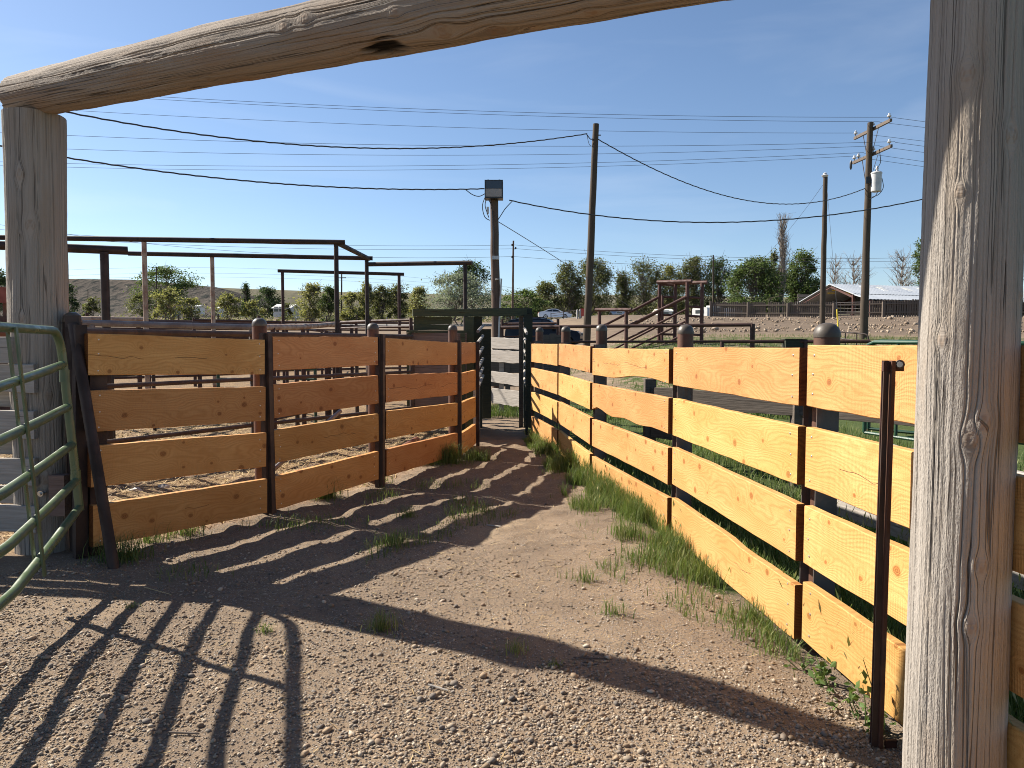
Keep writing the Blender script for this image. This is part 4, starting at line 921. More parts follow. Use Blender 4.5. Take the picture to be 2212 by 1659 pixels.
# overhead pipe frames
def goal(label, rails, posts, r, mat='rust_dark', name='overhead_pipe_frame'):
    p = at(*posts[0][0]); t = thing(name, label, 'pipe frame', (p.x, p.y, T(p.x, p.y)))
    for a, b in rails: MB().tube([at(*a), at(*b)], r, 12).build('crossbar', M[mat], t)
    for (q, mt) in posts:
        x = at(*q); MB().tube([(x.x, x.y, T(x.x, x.y) - .2), x], r * .93, 12).build('post', M[mt], t)
    return t
goal('thick dark pipe frame end standing nearest behind the left plank fence', [((-120, 525, 9.2), (276, 541.5, 10.2))], [((225, 545, 10.0), 'rust_dark')], .058)
goal('long double overhead pipe frame above the pens', [((-80, 511.5, 13.2), (745, 523.5, 14.0)), ((277, 547.5, 15.6), (805, 558, 16.4)), ((727, 524, 14.0), (797, 559, 16.4))],
     [((311, 520, 13.6), 'worn_pipe'), ((726, 526, 14.0), 'rust_dark'), ((458, 552, 15.9), 'worn_pipe'), ((792, 560, 16.4), 'rust_dark')], .047)
goal('small far overhead pipe frame between the locust trees', [((600, 585, 22), (873, 592.5, 22.6))], [((610, 586, 22), 'rust'), ((862, 592, 22.6), 'rust')], .05)
goal('single overhead pipe bar ending above the green chute', [((797, 571, 16.3), (1020, 567.5, 15.6))], [((1005, 570, 15.65), 'rust_dark')], .047)
# rusty red machine at the left edge
p = at(10, 690, 12.5)
t = thing('red_squeeze_chute', 'rusty red sheet-steel cattle chute half hidden behind the left log post', 'chute', (p.x, p.y, 0))
A, B = at(-150, 600, 12.5), at(45, 627, 12.5)
MB().bar(A - Vector((0, 0, .16)), B - Vector((0, 0, .11)), .5, .26).build('top_panel', M['rust_panel'], t)
for u in (-60, 22): x = at(u, 650, 12.5); MB().box((x.x - .06, 12.4, 0), (x.x + .06, 12.6, x.z)).build('leg', M['rust_bright'], t)
x = at(-80, 690, 12.3); MB().box((x.x - .6, 12.2, .1), (x.x + 1.05, 12.35, x.z + .05)).build('side_panel', M['rust'], t)
x = at(10, 722, 7.2)
pipe_fence('broad rust-red rail seen left of the left log post', [pw(-120, 7.0), pw(40, 7.2)], [1.62, 1.2], .06, 'rust_bright', .06, 1.8)

# ================================================================== RIGHT-HAND YARD
pipe_fence('dark red pipe fence with capped end post behind the right plank fence', [pw(1080, 19.4), pw(1211, 18.6), pw(1625, 17.0)], [1.98, 1.60], .042, 'rust', .055, 3.2, post_top=.02)
pipe_fence('short red pipe gate in front of the parked car', [pw(1085, 20.6), pw(1205, 20.0)], [2.11, 1.98, 1.76], .03, 'rust', .04, 1.2, name='pipe_gate', post_top=.12)
pipe_fence('low thin red pipe rail in front of the embankment', [pw(1560, 13.2), pw(1740, 12.8), pw(1880, 12.4)], [(1.575), 1.2], .032, 'rust', .035, 1.6, post_top=0.)
def tube_panel(label, u0, v0, Y0, u1, v1, Y1, mat, bars=4):
    A, B = at(u0, v0, Y0), at(u1, v1, Y1); t = thing('far_tube_gate', label, 'gate panel', (A.x, A.y, 0)); dz = Vector((0, 0, 1.1)); d = (B - A).normalized() * .12
    ring = [A - dz, A - Vector((0, 0, .12)), A - Vector((0, 0, .03)) + d * .3, A + d, B - d, B - Vector((0, 0, .03)) - d * .3, B - Vector((0, 0, .12)), B - dz]
    MB().tube(ring, .024, 10).build('frame', M[mat], t)
    for k in range(bars): MB().tube([A - dz * ((k + 1) / bars), B - dz * ((k + 1) / bars)], .02, 8).build('bar', M[mat], t)
    for s in (.3, .65): MB().tube([A.lerp(B, s) - dz, A.lerp(B, s)], .018, 8).build('brace', M[mat], t)
tube_panel('bright green tube panel left of the right log post', 1872, 739, 9.0, 2130, 741, 7.6, 'far_green')
tube_panel('second green tube panel behind the first and right of the log post', 1880, 737, 9.3, 2300, 743, 7.9, 'far_green')
tube_panel('dark wire-grid panel leaning by the transformer pole', 1806, 716, 24, 1876, 722, 23, 'rust_dark', 5)
p = at(1714, 745, 12.9)
t = thing('green_box', 'small dark green box on the pipe rail', 'box', (p.x, 12.9, p.z)); MB().box((p.x - .17, 12.8, p.z - .12), (p.x + .17, 13.0, p.z + .09)).build('box', M['dark_green_wood'], t)
MB().box((p.x - .19, 12.78, p.z + .092), (p.x + .19, 13.02, p.z + .105)).build('lid', M['dark_green_wood'], t)
# loading chute
lc = thing('loading_chute', 'dark red pipe loading chute with a sloping ramp and tower', 'loading chute', (*pw(1400, 30), T(*pw(1400, 30))))
def lp(name, pts, r=.055): MB().tube([at(*q) for q in pts], r, 10).build(name, M['rust_mid'], lc)
M['rust_mid'] = m_rust('red_pipe', (.085, .032, .024), (.06, .024, .019), (.12, .052, .038))
for a, b in (((1287, 669, 31.6), (1364, 669, 30.4)),): lp('top_bar', (a, b), .075)
lp('top_bar', ((1420, 609.5, 31.2), (1494, 607.5, 30)), .075); lp('top_bar', ((1452, 612, 31), (1528, 610, 29.8)), .075)
for (u, v, Y) in ((1295, 670, 31.5), (1353, 670, 30.6), (1425, 611, 31.2), (1459, 613, 30.9), (1485, 610, 30.1), (1517, 612, 29.9)):
    p = at(u, v, Y); MB().tube([(p.x, p.y, T(p.x, p.y) - .1), p], .075, 10).build('post', M['rust_mid'], lc)
p = at(1431, 638, 31); MB().tube([(p.x, p.y, T(p.x, p.y) - .1), p], .06, 10).build('post', M['rust_mid'], lc)
for dv in (0, 32, 62, 92): lp('ramp_rail', ((1303, 704 + dv, 31.5), (1424, 641.5 + dv, 31.2)), .06 if dv == 0 else .045)
for dv in (0, 27, 52, 78, 100): lp('ramp_rail', ((1354, 706 + dv, 30.6), (1485, 640 + dv, 30.1)), .065 if dv == 0 else .045)
for v in (642, 662, 682, 703, 722, 742): lp('rung', ((1486, v, 30.1), (1516, v + 2, 29.9)), .05)
for v in (614.5, 641, 660, 680, 700, 722): lp('rung', ((1429, v, 31.1), (1459, v + 1, 30.9)), .05)
# white sedan on the road, dark car in the yard
def car(name, label, pos, rz, body, L_, H_, W_, prof, win, wheels, wr, paint, spare=None):
    t = thing(name, label, 'car', pos); Mx = Matrix.Translation(Vector(pos)) @ Matrix.Rotation(rz, 4, 'Z')
    def loft(P, inset):      # side outline lofted across the width, narrower towards the top
        bm = MB(); n = len(P); st = [(-1, .0), (-.985, .0), (-.86, .04), (-.4, .07), (0, .08), (.4, .07), (.86, .04), (.985, 0), (1, 0)]
        for s, cr in st:
            for (x, z) in P:
                k = 1 - inset * max(0, (z - .62) / (H_ - .62)); sc = 1 if abs(s) < 1 else .985
                bm.v.append(tuple(Mx @ Vector(((x) * sc, s * W_ / 2 * k, (z - .4) * (sc if abs(s) == 1 else 1) + .4 + (cr * .35 * max(0, (z - .7) / (H_ - .7)))))))
        for i in range(len(st) - 1):
            for k in range(n): a = i * n + k; b = i * n + (k + 1) % n; bm.f.append((a, b, b + n, a + n))
        bm.f.append(tuple(reversed(range(n)))); bm.f.append(tuple((len(st) - 1) * n + k for k in range(n))); return bm
    loft(prof, .34).build('body', M[paint], t, sharp=40)
    for nm, poly in win:
        for s in (-1, 1):
            bm = MB(); ring = []
            for (x, z) in poly:
                k = 1 - .34 * max(0, (z - .62) / (H_ - .62)); ring.append(Mx @ Vector((x, s * (W_ / 2 * k + .006), z)))
            bm.add(ring, [tuple(range(len(ring))) if s < 0 else tuple(reversed(range(len(ring))))]); bm.build(nm, M['glass'], t)
    for x in wheels:
        for s in (-1, 1):
            c = Mx @ Vector((x, s * (W_ / 2 - .10), wr)); n_ = (Mx.to_3x3() @ Vector((0, 1, 0)))
            w = MB().tube([c - n_ * .11, c - n_ * .08, c + n_ * .08, c + n_ * .11], [wr * .9, wr, wr, wr * .9], 20).build('wheel', M['tyre'], t)
            MB().tube([c + n_ * s * .10, c + n_ * s * .118], wr * .66, 16).build('rim', M['alloy'], w)
            for k in range(5):
                an = k * 1.2566; dd = (Mx.to_3x3() @ Vector((math.cos(an), 0, math.sin(an)))) * wr * .62
                MB().bar(c + n_ * s * .122, c + n_ * s * .122 + dd, .03, .02, up=tuple(n_)).build('spoke', M['black'], w)
    return t, Mx
sed = [(-2.38, .50), (-2.42, .72), (-2.36, .95), (-2.1, 1.03), (-1.65, 1.10), (-1.0, 1.37), (-.45, 1.46), (.1, 1.45), (.55, 1.33), (1.15, 1.02), (1.75, .93), (2.2, .80), (2.42, .62), (2.43, .42), (2.2, .27), (1.85, .25), (1.72, .5), (1.45, .64), (1.18, .5), (1.05, .24), (-1.0, .24), (-1.13, .5), (-1.4, .64), (-1.67, .5), (-1.82, .27), (-2.3, .32)]
swin = [('side_window', [(-1.45, 1.08), (-.95, 1.30), (-.45, 1.385), (-.42, 1.04)]), ('side_window', [(-.38, 1.04), (-.41, 1.385), (.1, 1.375), (.48, 1.26), (.85, 1.03)])]
cp = at(1199, 696, 107.5); cz = T(cp.x, 108.5) + .10
t, Mx = car('sedan', 'white four-door sedan on the road beyond the yard', (cp.x, 108.5, cz), R(1.5), None, 4.85, 1.47, 1.84, sed, swin, (1.45, -1.40), .33, 'car_white')
bm = MB(); ring = [Mx @ Vector(p) for p in ((1.12, -.70, 1.045), (1.12, .70, 1.045), (.58, .60, 1.345), (.58, -.60, 1.345))]; bm.add(ring, [(0, 1, 2, 3)]); bm.build('windscreen', M['glass'], t)
for s in (-1, 1):
    MB().box((2.12, s * .72 - .16, .64), (2.40, s * .72 + .16, .76), Mx).build('headlight', M['lamp_glass'], t)
    MB().box((-2.40, s * .74 - .16, .84), (-2.3, s * .74 + .16, .95), Mx).build('tail_light', M['red'], t)
    MB().box((.72, s * .88 - .09, 1.0), (.86, s * .88 + .09, 1.12), Mx).build('mirror', M['car_white'], t)
    for x in (-.75, .25): MB().box((x, s * .925 - .01, .90), (x + .16, s * .925 + .01, .925), Mx).build('handle', M['alloy'], t)
suv = [(-2.3, .5), (-2.36, .8), (-2.34, 1.05), (-2.22, 1.55), (-2.05, 1.72), (-1.3, 1.80), (-.2, 1.80), (.35, 1.70), (1.0, 1.18), (1.5, 1.10), (2.1, 1.0), (2.3, .75), (2.3, .45), (2.0, .32), (1.9, .5), (1.75, .70), (1.45, .80), (1.15, .70), (1.0, .32), (-1.0, .32), (-1.15, .70), (-1.45, .80), (-1.75, .70), (-1.9, .32), (-2.2, .35)]
vwin = [('side_window', [(-2.02, 1.15), (-1.92, 1.6), (-1.15, 1.68), (-1.15, 1.15)]), ('side_window', [(-1.08, 1.15), (-1.08, 1.68), (-.1, 1.68), (-.1, 1.15)]), ('side_window', [(-.03, 1.15), (-.03, 1.68), (.3, 1.63), (.8, 1.17)])]
sp = at(1177, 720, 46); zz = T(sp.x, 46) - .02
t, Mx = car('parked_car', 'dark navy sport utility car parked behind the chute gate', (sp.x, 46, zz), R(-12), None, 4.6, 1.8, 1.85, suv, vwin, (1.45, -1.45), .36, 'car_navy')
bm = MB(); ring = [Mx @ Vector(p) for p in ((.97, -.66, 1.21), (.97, .66, 1.21), (.42, .58, 1.64), (.42, -.58, 1.64))]; bm.add(ring, [(0, 1, 2, 3)]); bm.build('windscreen', M['glass'], t)
for s in (-1, 1):
    MB().box((.55, s * .98 - .12, 1.12), (.75, s * .98 + .12, 1.30), Mx).build('mirror', M['black'], t)
    MB().tube([Mx @ Vector((2.2, s * .62, .86)), Mx @ Vector((2.31, s * .62, .86))], .11, 14).build('headlight', M['lamp_glass'], t)
    MB().tube([Mx @ Vector((-1.9, s * .52, 1.80)), Mx @ Vector((-1.2, s * .54, 1.86)), Mx @ Vector((-.2, s * .54, 1.86)), Mx @ Vector((.25, s * .52, 1.76))], .025, 6).build('roof_rail', M['black'], t)
# red sign, bollards by the road
p = at(1263, 675, 92); g_ = T(p.x, 92)
t = thing('red_sign', 'plain red rectangular sign beside the dark leaning pole', 'sign', (p.x, 92, g_))
MB().box((p.x - .55, 91.95, p.z - .48), (p.x + .8, 92.0, p.z + .48)).build('panel', M['red'], t)
for dx in (-.4, .6): MB().box((p.x + dx - .05, 92.002, g_ - .2), (p.x + dx + .05, 92.08, p.z + .4)).build('post', M['fence_board'], t)
for u, lab in ((1247, 'left one of two grey bollards below the red sign'), (1253, 'right one of two grey bollards below the red sign')):
    p = at(u, 690, 90); g_ = T(p.x, 90); t = thing('bollard', lab, 'bollard', (p.x, 90, g_), 'bollards below the red sign')
    MB().lathe([(.12, -.1), (.12, 1.0), (.08, 1.1), (.02, 1.13)], (p.x, 90, g_), 12).build('bollard', M['concrete'], t)
pipe_fence('thin dark pipe gate in front of the white sedan', [pw(1190, 96), pw(1245, 94)], [.95, .65, .35], .035, 'rust_dark', .05, 2.2, name='pipe_gate', abs_z=False, post_top=.12)
# board fence along the bank
bank = thing('board_fence', 'long brown upright-board fence along the top of the earth bank', 'board fence', (*pw(1530, 78), T(*pw(1530, 78))))
ends = [pw(1534, 78), pw(1700, 73), pw(1905, 68), pw(2330, 62)]; seg = []
for i in range(3):
    a, b = np.array(ends[i]), np.array(ends[i + 1]); n_ = int(np.linalg.norm(b - a) / .2)
    seg += [tuple(a + (b - a) * k / n_) for k in range(n_)]
rr = random.Random(3); pick = MB(); Vs = []
for (x, y) in seg:
    if rr.random() < .03 : continue
    if 1806 < 1106 + FOC * x / y < 1868: continue
    g_ = T(x, y); h = 1.55 + rr.uniform(-.07, .07); w = .085 + rr.uniform(-.012, .008); o_ = rr.uniform(-.02, .02)
    pick.box((x - w, y + o_, g_ + .05), (x + w, y + o_ + .03, g_ + h))
pk = pick.build('boards', M['fence_board'], bank); pk['kind'] = 'stuff'
for i in range(3):
    a, b = ends[i], ends[i + 1]; n_ = round(math.dist(a, b) / 3.4)
    for k in range(n_):
        x, y = a[0] + (b[0] - a[0]) * k / n_, a[1] + (b[1] - a[1]) * k / n_; g_ = T(x, y); x2, y2 = a[0] + (b[0] - a[0]) * (k + 1) / n_, a[1] + (b[1] - a[1]) * (k + 1) / n_
        MB().box((x - .12, y - .22, g_ - .3), (x + .12, y - .03, g_ + 1.5 + rr.uniform(-.1, .25))).build('post', M['fence_board'], bank)
        if 1800 < 1106 + FOC * x / y < 1850: continue
        for zr_ in (1.25, .45): MB().bar((x, y - .07, g_ + zr_), (x2, y2 - .07, T(x2, y2) + zr_), .05, .12).build('rail', M['fence_board'], bank)
x0, y0 = pw(1806, 70.3); x1, y1 = pw(1870, 68.8)
t = thing('wire_gate', 'dark wire-mesh gate in the bank fence behind the guy pole', 'gate', (x0, y0, T(x0, y0)))
for k, z in enumerate((1.45, 1.15, .85, .6, .4, .22, .06)): MB().tube([(x0, y0, T(x0, y0) + z), (x1, y1, T(x1, y1) + z)], .035 if k == 0 else .02, 6).build('rail', M['grey_pipe'], t)
for k in range(9): x, y = x0 + (x1 - x0) * k / 8, y0 + (y1 - y0) * k / 8; MB().tube([(x, y, T(x, y) + .05), (x, y, T(x, y) + 1.45)], .03 if k in (0, 8) else .015, 6).build('stile', M['grey_pipe'], t)
# barn
R0 = at(1839.6, 635, 85); lv = Vector((.95, .31, 0)).normalized(); gv = Vector((-.31, .95, 0)).normalized()
gb = T(R0.x, 85); barn = thing('open_barn', 'open-sided barn with a pale corrugated metal roof beyond the board fence', 'barn', (R0.x, 85, gb))
apex = R0 + gv * 3.6; apex.z = at(1795, 613, 88.4).z; Lf = R0 + gv * 9.8; Lf.z = at(1718, 658, 94).z; LB_ = 48
def slope(A, B, n_):      # corrugated sheet from edge A to edge B, run along lv
    V, Fq = [], []
    nu = int(LB_ / .25)
    for i in range(nu + 1):
        o_ = lv * (i * .25); c_ = .03 * math.sin(i * math.pi)
        z = .045 if i % 2 else 0
        V += [A + o_ + Vector((0, 0, z)), B + o_ + Vector((0, 0, z))]
    for i in range(nu): Fq.append((2 * i, 2 * i + 1, 2 * i + 3, 2 * i + 2))
    V2 = [v - Vector((0, 0, .08)) for v in V]; k = len(V)
    return MB().add(V, Fq).add(V2, [tuple(reversed(f)) for f in Fq]).add([V[0], V[1], V2[1], V2[0]], [(0, 1, 2, 3)])
rf_ = slope(R0 - gv * .3, apex, 1).build('roof_slope', M['roof'], barn, sharp=15); slope(apex, Lf, 1).build('roof_slope', M['roof'], barn, sharp=15)
low = R0 - gv * 2.6; low.z = R0.z - .75
slope(low, R0 - gv * .35 + Vector((0, 0, -.06)), 1).build('lean_to_roof', M['roof'], barn, sharp=15)
M['skylight'] = m_paint('skylight', (.72, .70, .62), rough=.4)
for k in range(7):
    for d_ in (0, 2.4):
        o_ = lv * (4 + k * 6.3 + d_); a = R0.lerp(apex, .35) + o_ + Vector((0, 0, .07)); b = R0.lerp(apex, .75) + o_ + Vector((0, 0, .07))
        MB().bar(a, b, .75, .02).build('skylight', M['skylight'], barn)
for k in range(9):
    o_ = lv * (.25 + k * 5.9)
    for q, zt in ((R0, R0.z), (Lf, Lf.z), (low, low.z - .05)): p = q + o_; MB().box((p.x - .12, p.y - .12, gb - 1.2), (p.x + .12, p.y + .12, zt - .02)).build('post', M['rust_mid'], barn)
    for a, b in ((R0, apex), (apex, Lf)): MB().bar(a + o_ - Vector((0, 0, .35)), b + o_ - Vector((0, 0, .35)), .12, .22).build('rafter', M['rust_mid'], barn)
for k in range(7): 
    z = gb + .4 + k * .42; a = Lf + lv * .5; b = Lf + lv * (LB_ - .5); MB().bar((a.x, a.y, z), (b.x, b.y, z), .05, .36).build('wall_board', M['fence_board'], barn)
bk = R0 + lv * 14; bk2 = Lf + lv * 14
for k in range(8): z = gb + .2 + k * .46; MB().bar((bk.x, bk.y, z), (bk2.x, bk2.y, z), .05, .40).build('partition_board', M['fence_board'], barn)
for k in range(4):
    q = R0.lerp(apex, .5 + .1 * k) if k < 2 else apex.lerp(Lf, .1 + .12 * (k - 2)); q = q + lv * 1.5 - Vector((0, 0, .5)); MB().box((q.x - .4, q.y - .1, q.z - .06), (q.x + .4, q.y + .1, q.z + .06)).build('lamp', M['yellow'], barn)
# white trailer, sheds, houses
def trailer(label, u, v0, v1, Y, w, l, rz):
    p = at(u, v1, Y); g_ = p.z; h = (v1 - v0) / FOC * Y; t = thing('trailer', label, 'trailer', (p.x, Y, g_)); Mx = Matrix.Translation((p.x, Y, g_)) @ Matrix.Rotation(rz, 4, 'Z')
    prof_ = [(-w, .35), (w, .35), (w, h * .86), (w * .9, h * .97), (w * .5, h), (-w * .5, h), (-w * .9, h * .97), (-w, h * .86)]
    bm = MB(); bm.v = [tuple(Mx @ Vector((x, 0, z))) for x, z in prof_] + [tuple(Mx @ Vector((x, l, z))) for x, z in prof_]; n_ = 8
    bm.f = [tuple(range(n_)), tuple(reversed(range(n_, 2 * n_)))] + [(k, k + n_, (k + 1) % n_ + n_, (k + 1) % n_) for k in range(n_)]; bm.build('body', M['white'], t)
    MB().box((-w * .55, -.02, h * .55), (w * .55, -.005, h * .8), Mx).build('window', M['glass'], t); MB().box((-w * 1.01, -.03, .35), (w * 1.01, -.006, .5), Mx).build('bumper', M['grey_can'], t)
    for y in (l * .3, l * .55): MB().box((-.35, y - .3, h), (.35, y + .5, h + .25), Mx).build('roof_vent', M['white'], t)
    for s in (-1, 1): MB().tube([Mx @ Vector((s * w * .8, l * .5, .3)), Mx @ Vector((s * w * 1.0, l * .5, .3))], .33, 14).build('wheel', M['tyre'], t)
trailer('white camper trailer behind the left end of the board fence', 1511, 664, 693, 84, 1.05, 6.5, R(-52))
def house(label, u0, u1, v_eave, v_ridge, v_base, Y, wall, roof, dep=7., nwin=3):
    A, B = at(u0, v_base, Y), at(u1, v_base, Y); g_ = A.z - .8; w = B.x - A.x; ze = at(u0, v_eave, Y).z; zr_ = at(u0, v_ridge, Y).z
    t = thing('house', label, 'house', (A.x, Y, g_)); MB().box((A.x, Y, g_), (B.x, Y + dep, ze)).build('wall', M[wall], t)
    m_ = MB(); o = .3; pr = [(Y - o, ze - .08), (Y + dep / 2, zr_), (Y + dep + o, ze - .08)]
    m_.v = [(A.x - o, y, z) for y, z in pr] + [(B.x + o, y, z) for y, z in pr] + [(A.x - o, y, z - .15) for y, z in pr] + [(B.x + o, y, z - .15) for y, z in pr]
    m_.f = [(0, 3, 4, 1), (1, 4, 5, 2), (6, 7, 10, 9), (7, 8, 11, 10), (0, 6, 9, 3), (2, 5, 11, 8), (0, 1, 7, 6), (1, 2, 8, 7), (3, 9, 10, 4), (4, 10, 11, 5)]; m_.build('roof', M[roof], t)
    m_ = MB(); m_.add([(A.x + .02, Y + .05, ze - .1), (A.x + .02, Y + dep - .05, ze - .1), (A.x + .02, Y + dep / 2, zr_ - .2)], [(0, 1, 2)]).add([(B.x - .02, Y + .05, ze - .1), (B.x - .02, Y + dep - .05, ze - .1), (B.x - .02, Y + dep / 2, zr_ - .2)], [(2, 1, 0)]); m_.build('gable', M[wall], t)
    for k in range(nwin):
        x = A.x + w * (k + .6) / (nwin + .2); zc = (ze + A.z) / 2 + .25; wd = MB().box((x - .5, Y - .04, zc - .55), (x + .5, Y - .001, zc + .55)).build('window', M['white'], t)
        MB().box((x - .42, Y - .055, zc - .47), (x + .42, Y - .042, zc + .47)).build('pane', M['glass'], wd)
house('white house with a rust-streaked pale roof below the hills', 590, 626, 664.5, 655, 677, 150, 'white', 'skylight', 7, 3)
house('small house with a faded red roof behind the pale young trees', 335, 366, 664, 658, 677, 165, 'concrete', 'pink_roof', 6, 2)
house('white shed under the bare trees left of the loading chute', 1424, 1452, 671, 666, 692, 112, 'white', 'skylight', 4, 1)
house('low white building between the pale trees on the left', 412, 425, 661, 658, 671, 190, 'white', 'skylight', 5, 1)
house('white cabin at the foot of the dark round tree', 455, 473, 665, 661, 676, 180, 'white', 'skylight', 5, 1)
house('small grey-roofed house right of the thin bare tree', 1496 - 170, 1496 - 146, 676, 670, 692, 118, 'concrete', 'roof', 4, 1)
# wire stock fence along the track on the left
pts_ = [pw(u, Y) for u, Y in ((-40, 92), (300, 95), (640, 98), (900, 100), (1040, 101))]
wf = thing('wire_fence', 'far wire stock fence with thin posts in front of the locust trees', 'wire fence', (*pts_[0], T(*pts_[0])))
for i in range(4):
    a, b = np.array(pts_[i]), np.array(pts_[i + 1]); n_ = round(np.linalg.norm(b - a) / 4.5)
    for z in (1.15, .75, .4): MB().tube([(a[0], a[1], T(*a) + z), (b[0], b[1], T(*b) + z)], .012, 4).build('wire', M['wire_grey'], wf)
    for k in range(n_):
        q = a + (b - a) * k / n_; MB().box((q[0] - .07, q[1] - .07, T(*q) - .2), (q[0] + .07, q[1] + .07, T(*q) + 1.3 + .15 * ((k * 7) % 3))).build('post', M['concrete'] if (k * 5) % 3 == 0 else M['pole'], wf)
# ================================================================== TREES
def leaf_cloud(pts, size, r, bend=.35):
    n = len(pts); d = r.normal(size=(n, 3)); d /= np.linalg.norm(d, axis=1)[:, None]; d[:, 2] = d[:, 2] * .7 + .15
    e = np.cross(d, r.normal(size=(n, 3))); e /= np.linalg.norm(e, axis=1)[:, None] + 1e-9
    s = size * r.uniform(.6, 1.4, n)[:, None]
    nrm = np.cross(d, e)
    a = pts - d * s; b = pts + e * s * .55 + nrm * s * bend * .4; c = pts + d * s; f = pts - e * s * .55 + nrm * s * bend * .4
    V = np.stack([a, b, c, f], 1).reshape(-1, 3); return V, np.arange(4 * n).reshape(n, 4)
def tree(name, label, u0, u1, vt, vb, Y, leaf, seed, dens=1., nl=26, ls=.30, shape='round', bare=0., trunk=None, bark='bark', lift=.18, group='trees along the far side of the yard', nb=None):
    """crown spans u0..u1 and its top is at vt in the photograph; base on the ground at depth Y"""
    r = np.random.default_rng(seed); x = ((u0 + u1) / 2 - 1106) / FOC * Y; g_ = T(x, Y); zt = at((u0 + u1) / 2, vt, Y).z
    H = zt - g_; w = (u1 - u0) / FOC * Y / 2 * 1.12; nl = int(nl * 1.3); ls *= .95; bare = max(bare, .25); root = thing(name, label, 'tree', (x, Y, g_), group)
    lo = H * lift
    bm = MB(); tr = trunk or max(.09, H * .018)
    tips = []
    def branch(p, q, ra, rb, k=4):
        p, q = np.array(p), np.array(q); L_ = np.linalg.norm(q - p); pts = [p + (q - p) * i / k + (r.normal(size=3) * L_ * .05 if 0 < i < k else 0) for i in range(k + 1)]
        bm.tube(pts, [ra + (rb - ra) * i / k for i in range(k + 1)], 5, caps=False); return pts
    stems = 1 if shape in ('round', 'cone', 'tall', 'poplar') else int(r.integers(2, 5))
    tops = []
    for s in range(stems):
        bx = r.normal(size=2) * .12 * (stems > 1); q = np.array([x + (r.uniform(-.45, .45) * w if stems > 1 else r.uniform(-.1, .1) * w), Y + r.uniform(-.3, .3) * w * (stems > 1), g_ + H * (.78 if shape != 'poplar' else .95)])
        tops.append(branch((x + bx[0], Y + bx[1], g_ - .2), q, tr * (1 if stems == 1 else .7), tr * .22, 6))
    # lobes of foliage
    C = []
    for i in range(nl):
        h = r.uniform(0, 1) ** (.85 if shape != 'cone' else 1.25)
        z = g_ + lo + (H - lo) * h
        if shape == 'cone': rad = (1 - h) * .95 + .06
        elif shape in ('tall', 'poplar'): rad = .35 + .65 * math.sin(math.pi * min(1, .15 + .8 * h))
        else: rad = math.sqrt(max(.04, 1 - (1.75 * (h - .42)) ** 2)) if h > .42 else .72 + .28 * h / .42
        a = r.uniform(0, 2 * math.pi); rr = rad * math.sqrt(r.uniform(.08, 1.25)) * .9; h *= 1
        C.append((x + math.cos(a) * rr * w, Y + math.sin(a) * rr * w * .9, z - .06 * H * h))
    # a ragged top: a few spires
    C[0] = (x + r.uniform(-.15, .15) * w, Y, zt - .09 * H)
    P = []
    for (cx, cy, cz) in C:
        st = tops[int(r.integers(len(tops)))]; i0 = min(5, max(1, int((cz - g_) / H * 6 * .7))); branch(st[i0], (cx, cy, cz), tr * .3, tr * .06, 3)
        n = int(r.integers(70, 150) * dens); sp = np.array([.30 * w + .2, .30 * w + .2, .09 * H + .12]) * r.uniform(.35, 1.25)
        if shape in ('tall', 'poplar'): sp[2] *= 1.3
        q = r.normal(size=(n, 3)) * .55; P.append(np.array([cx, cy, cz]) + q * sp)
        for k in range(4):
            q = np.array([cx, cy, cz]) + r.normal(size=3) * sp * .9; branch((cx, cy, cz), q, tr * .10, .014, 2)
    if bare:
        for k in range(int(60 * bare)):
            st = tops[int(r.integers(len(tops)))]; p = st[int(r.integers(2, 6))]
            d = np.array([r.normal() * .45, r.normal() * .3, 1.0]); d /= np.linalg.norm(d); q = p + d * H * r.uniform(.15, .38)
            q[2] = min(q[2], zt + .02 * H); q[0] = np.clip(q[0], x - w * 1.1, x + w * 1.1); pts = branch(p, q, tr * .16, .018, 4)
            for j in range(4):
                s_ = pts[int(r.integers(1, 5))]; d2 = d + r.normal(size=3) * .45; branch(s_, s_ + d2 / np.linalg.norm(d2) * H * r.uniform(.04, .12), .03, .010, 2)
    bo = bm.build('trunk', M[bark], root)
    P = np.concatenate(P); k = P[:, 2] < zt + .03 * H; P = P[k]; P = P[P[:, 2] > g_ + .25]
    V, F = leaf_cloud(P, ls * .62, r); quick('crown', V, F, M[leaf], parent=root, smooth=False)
    return root
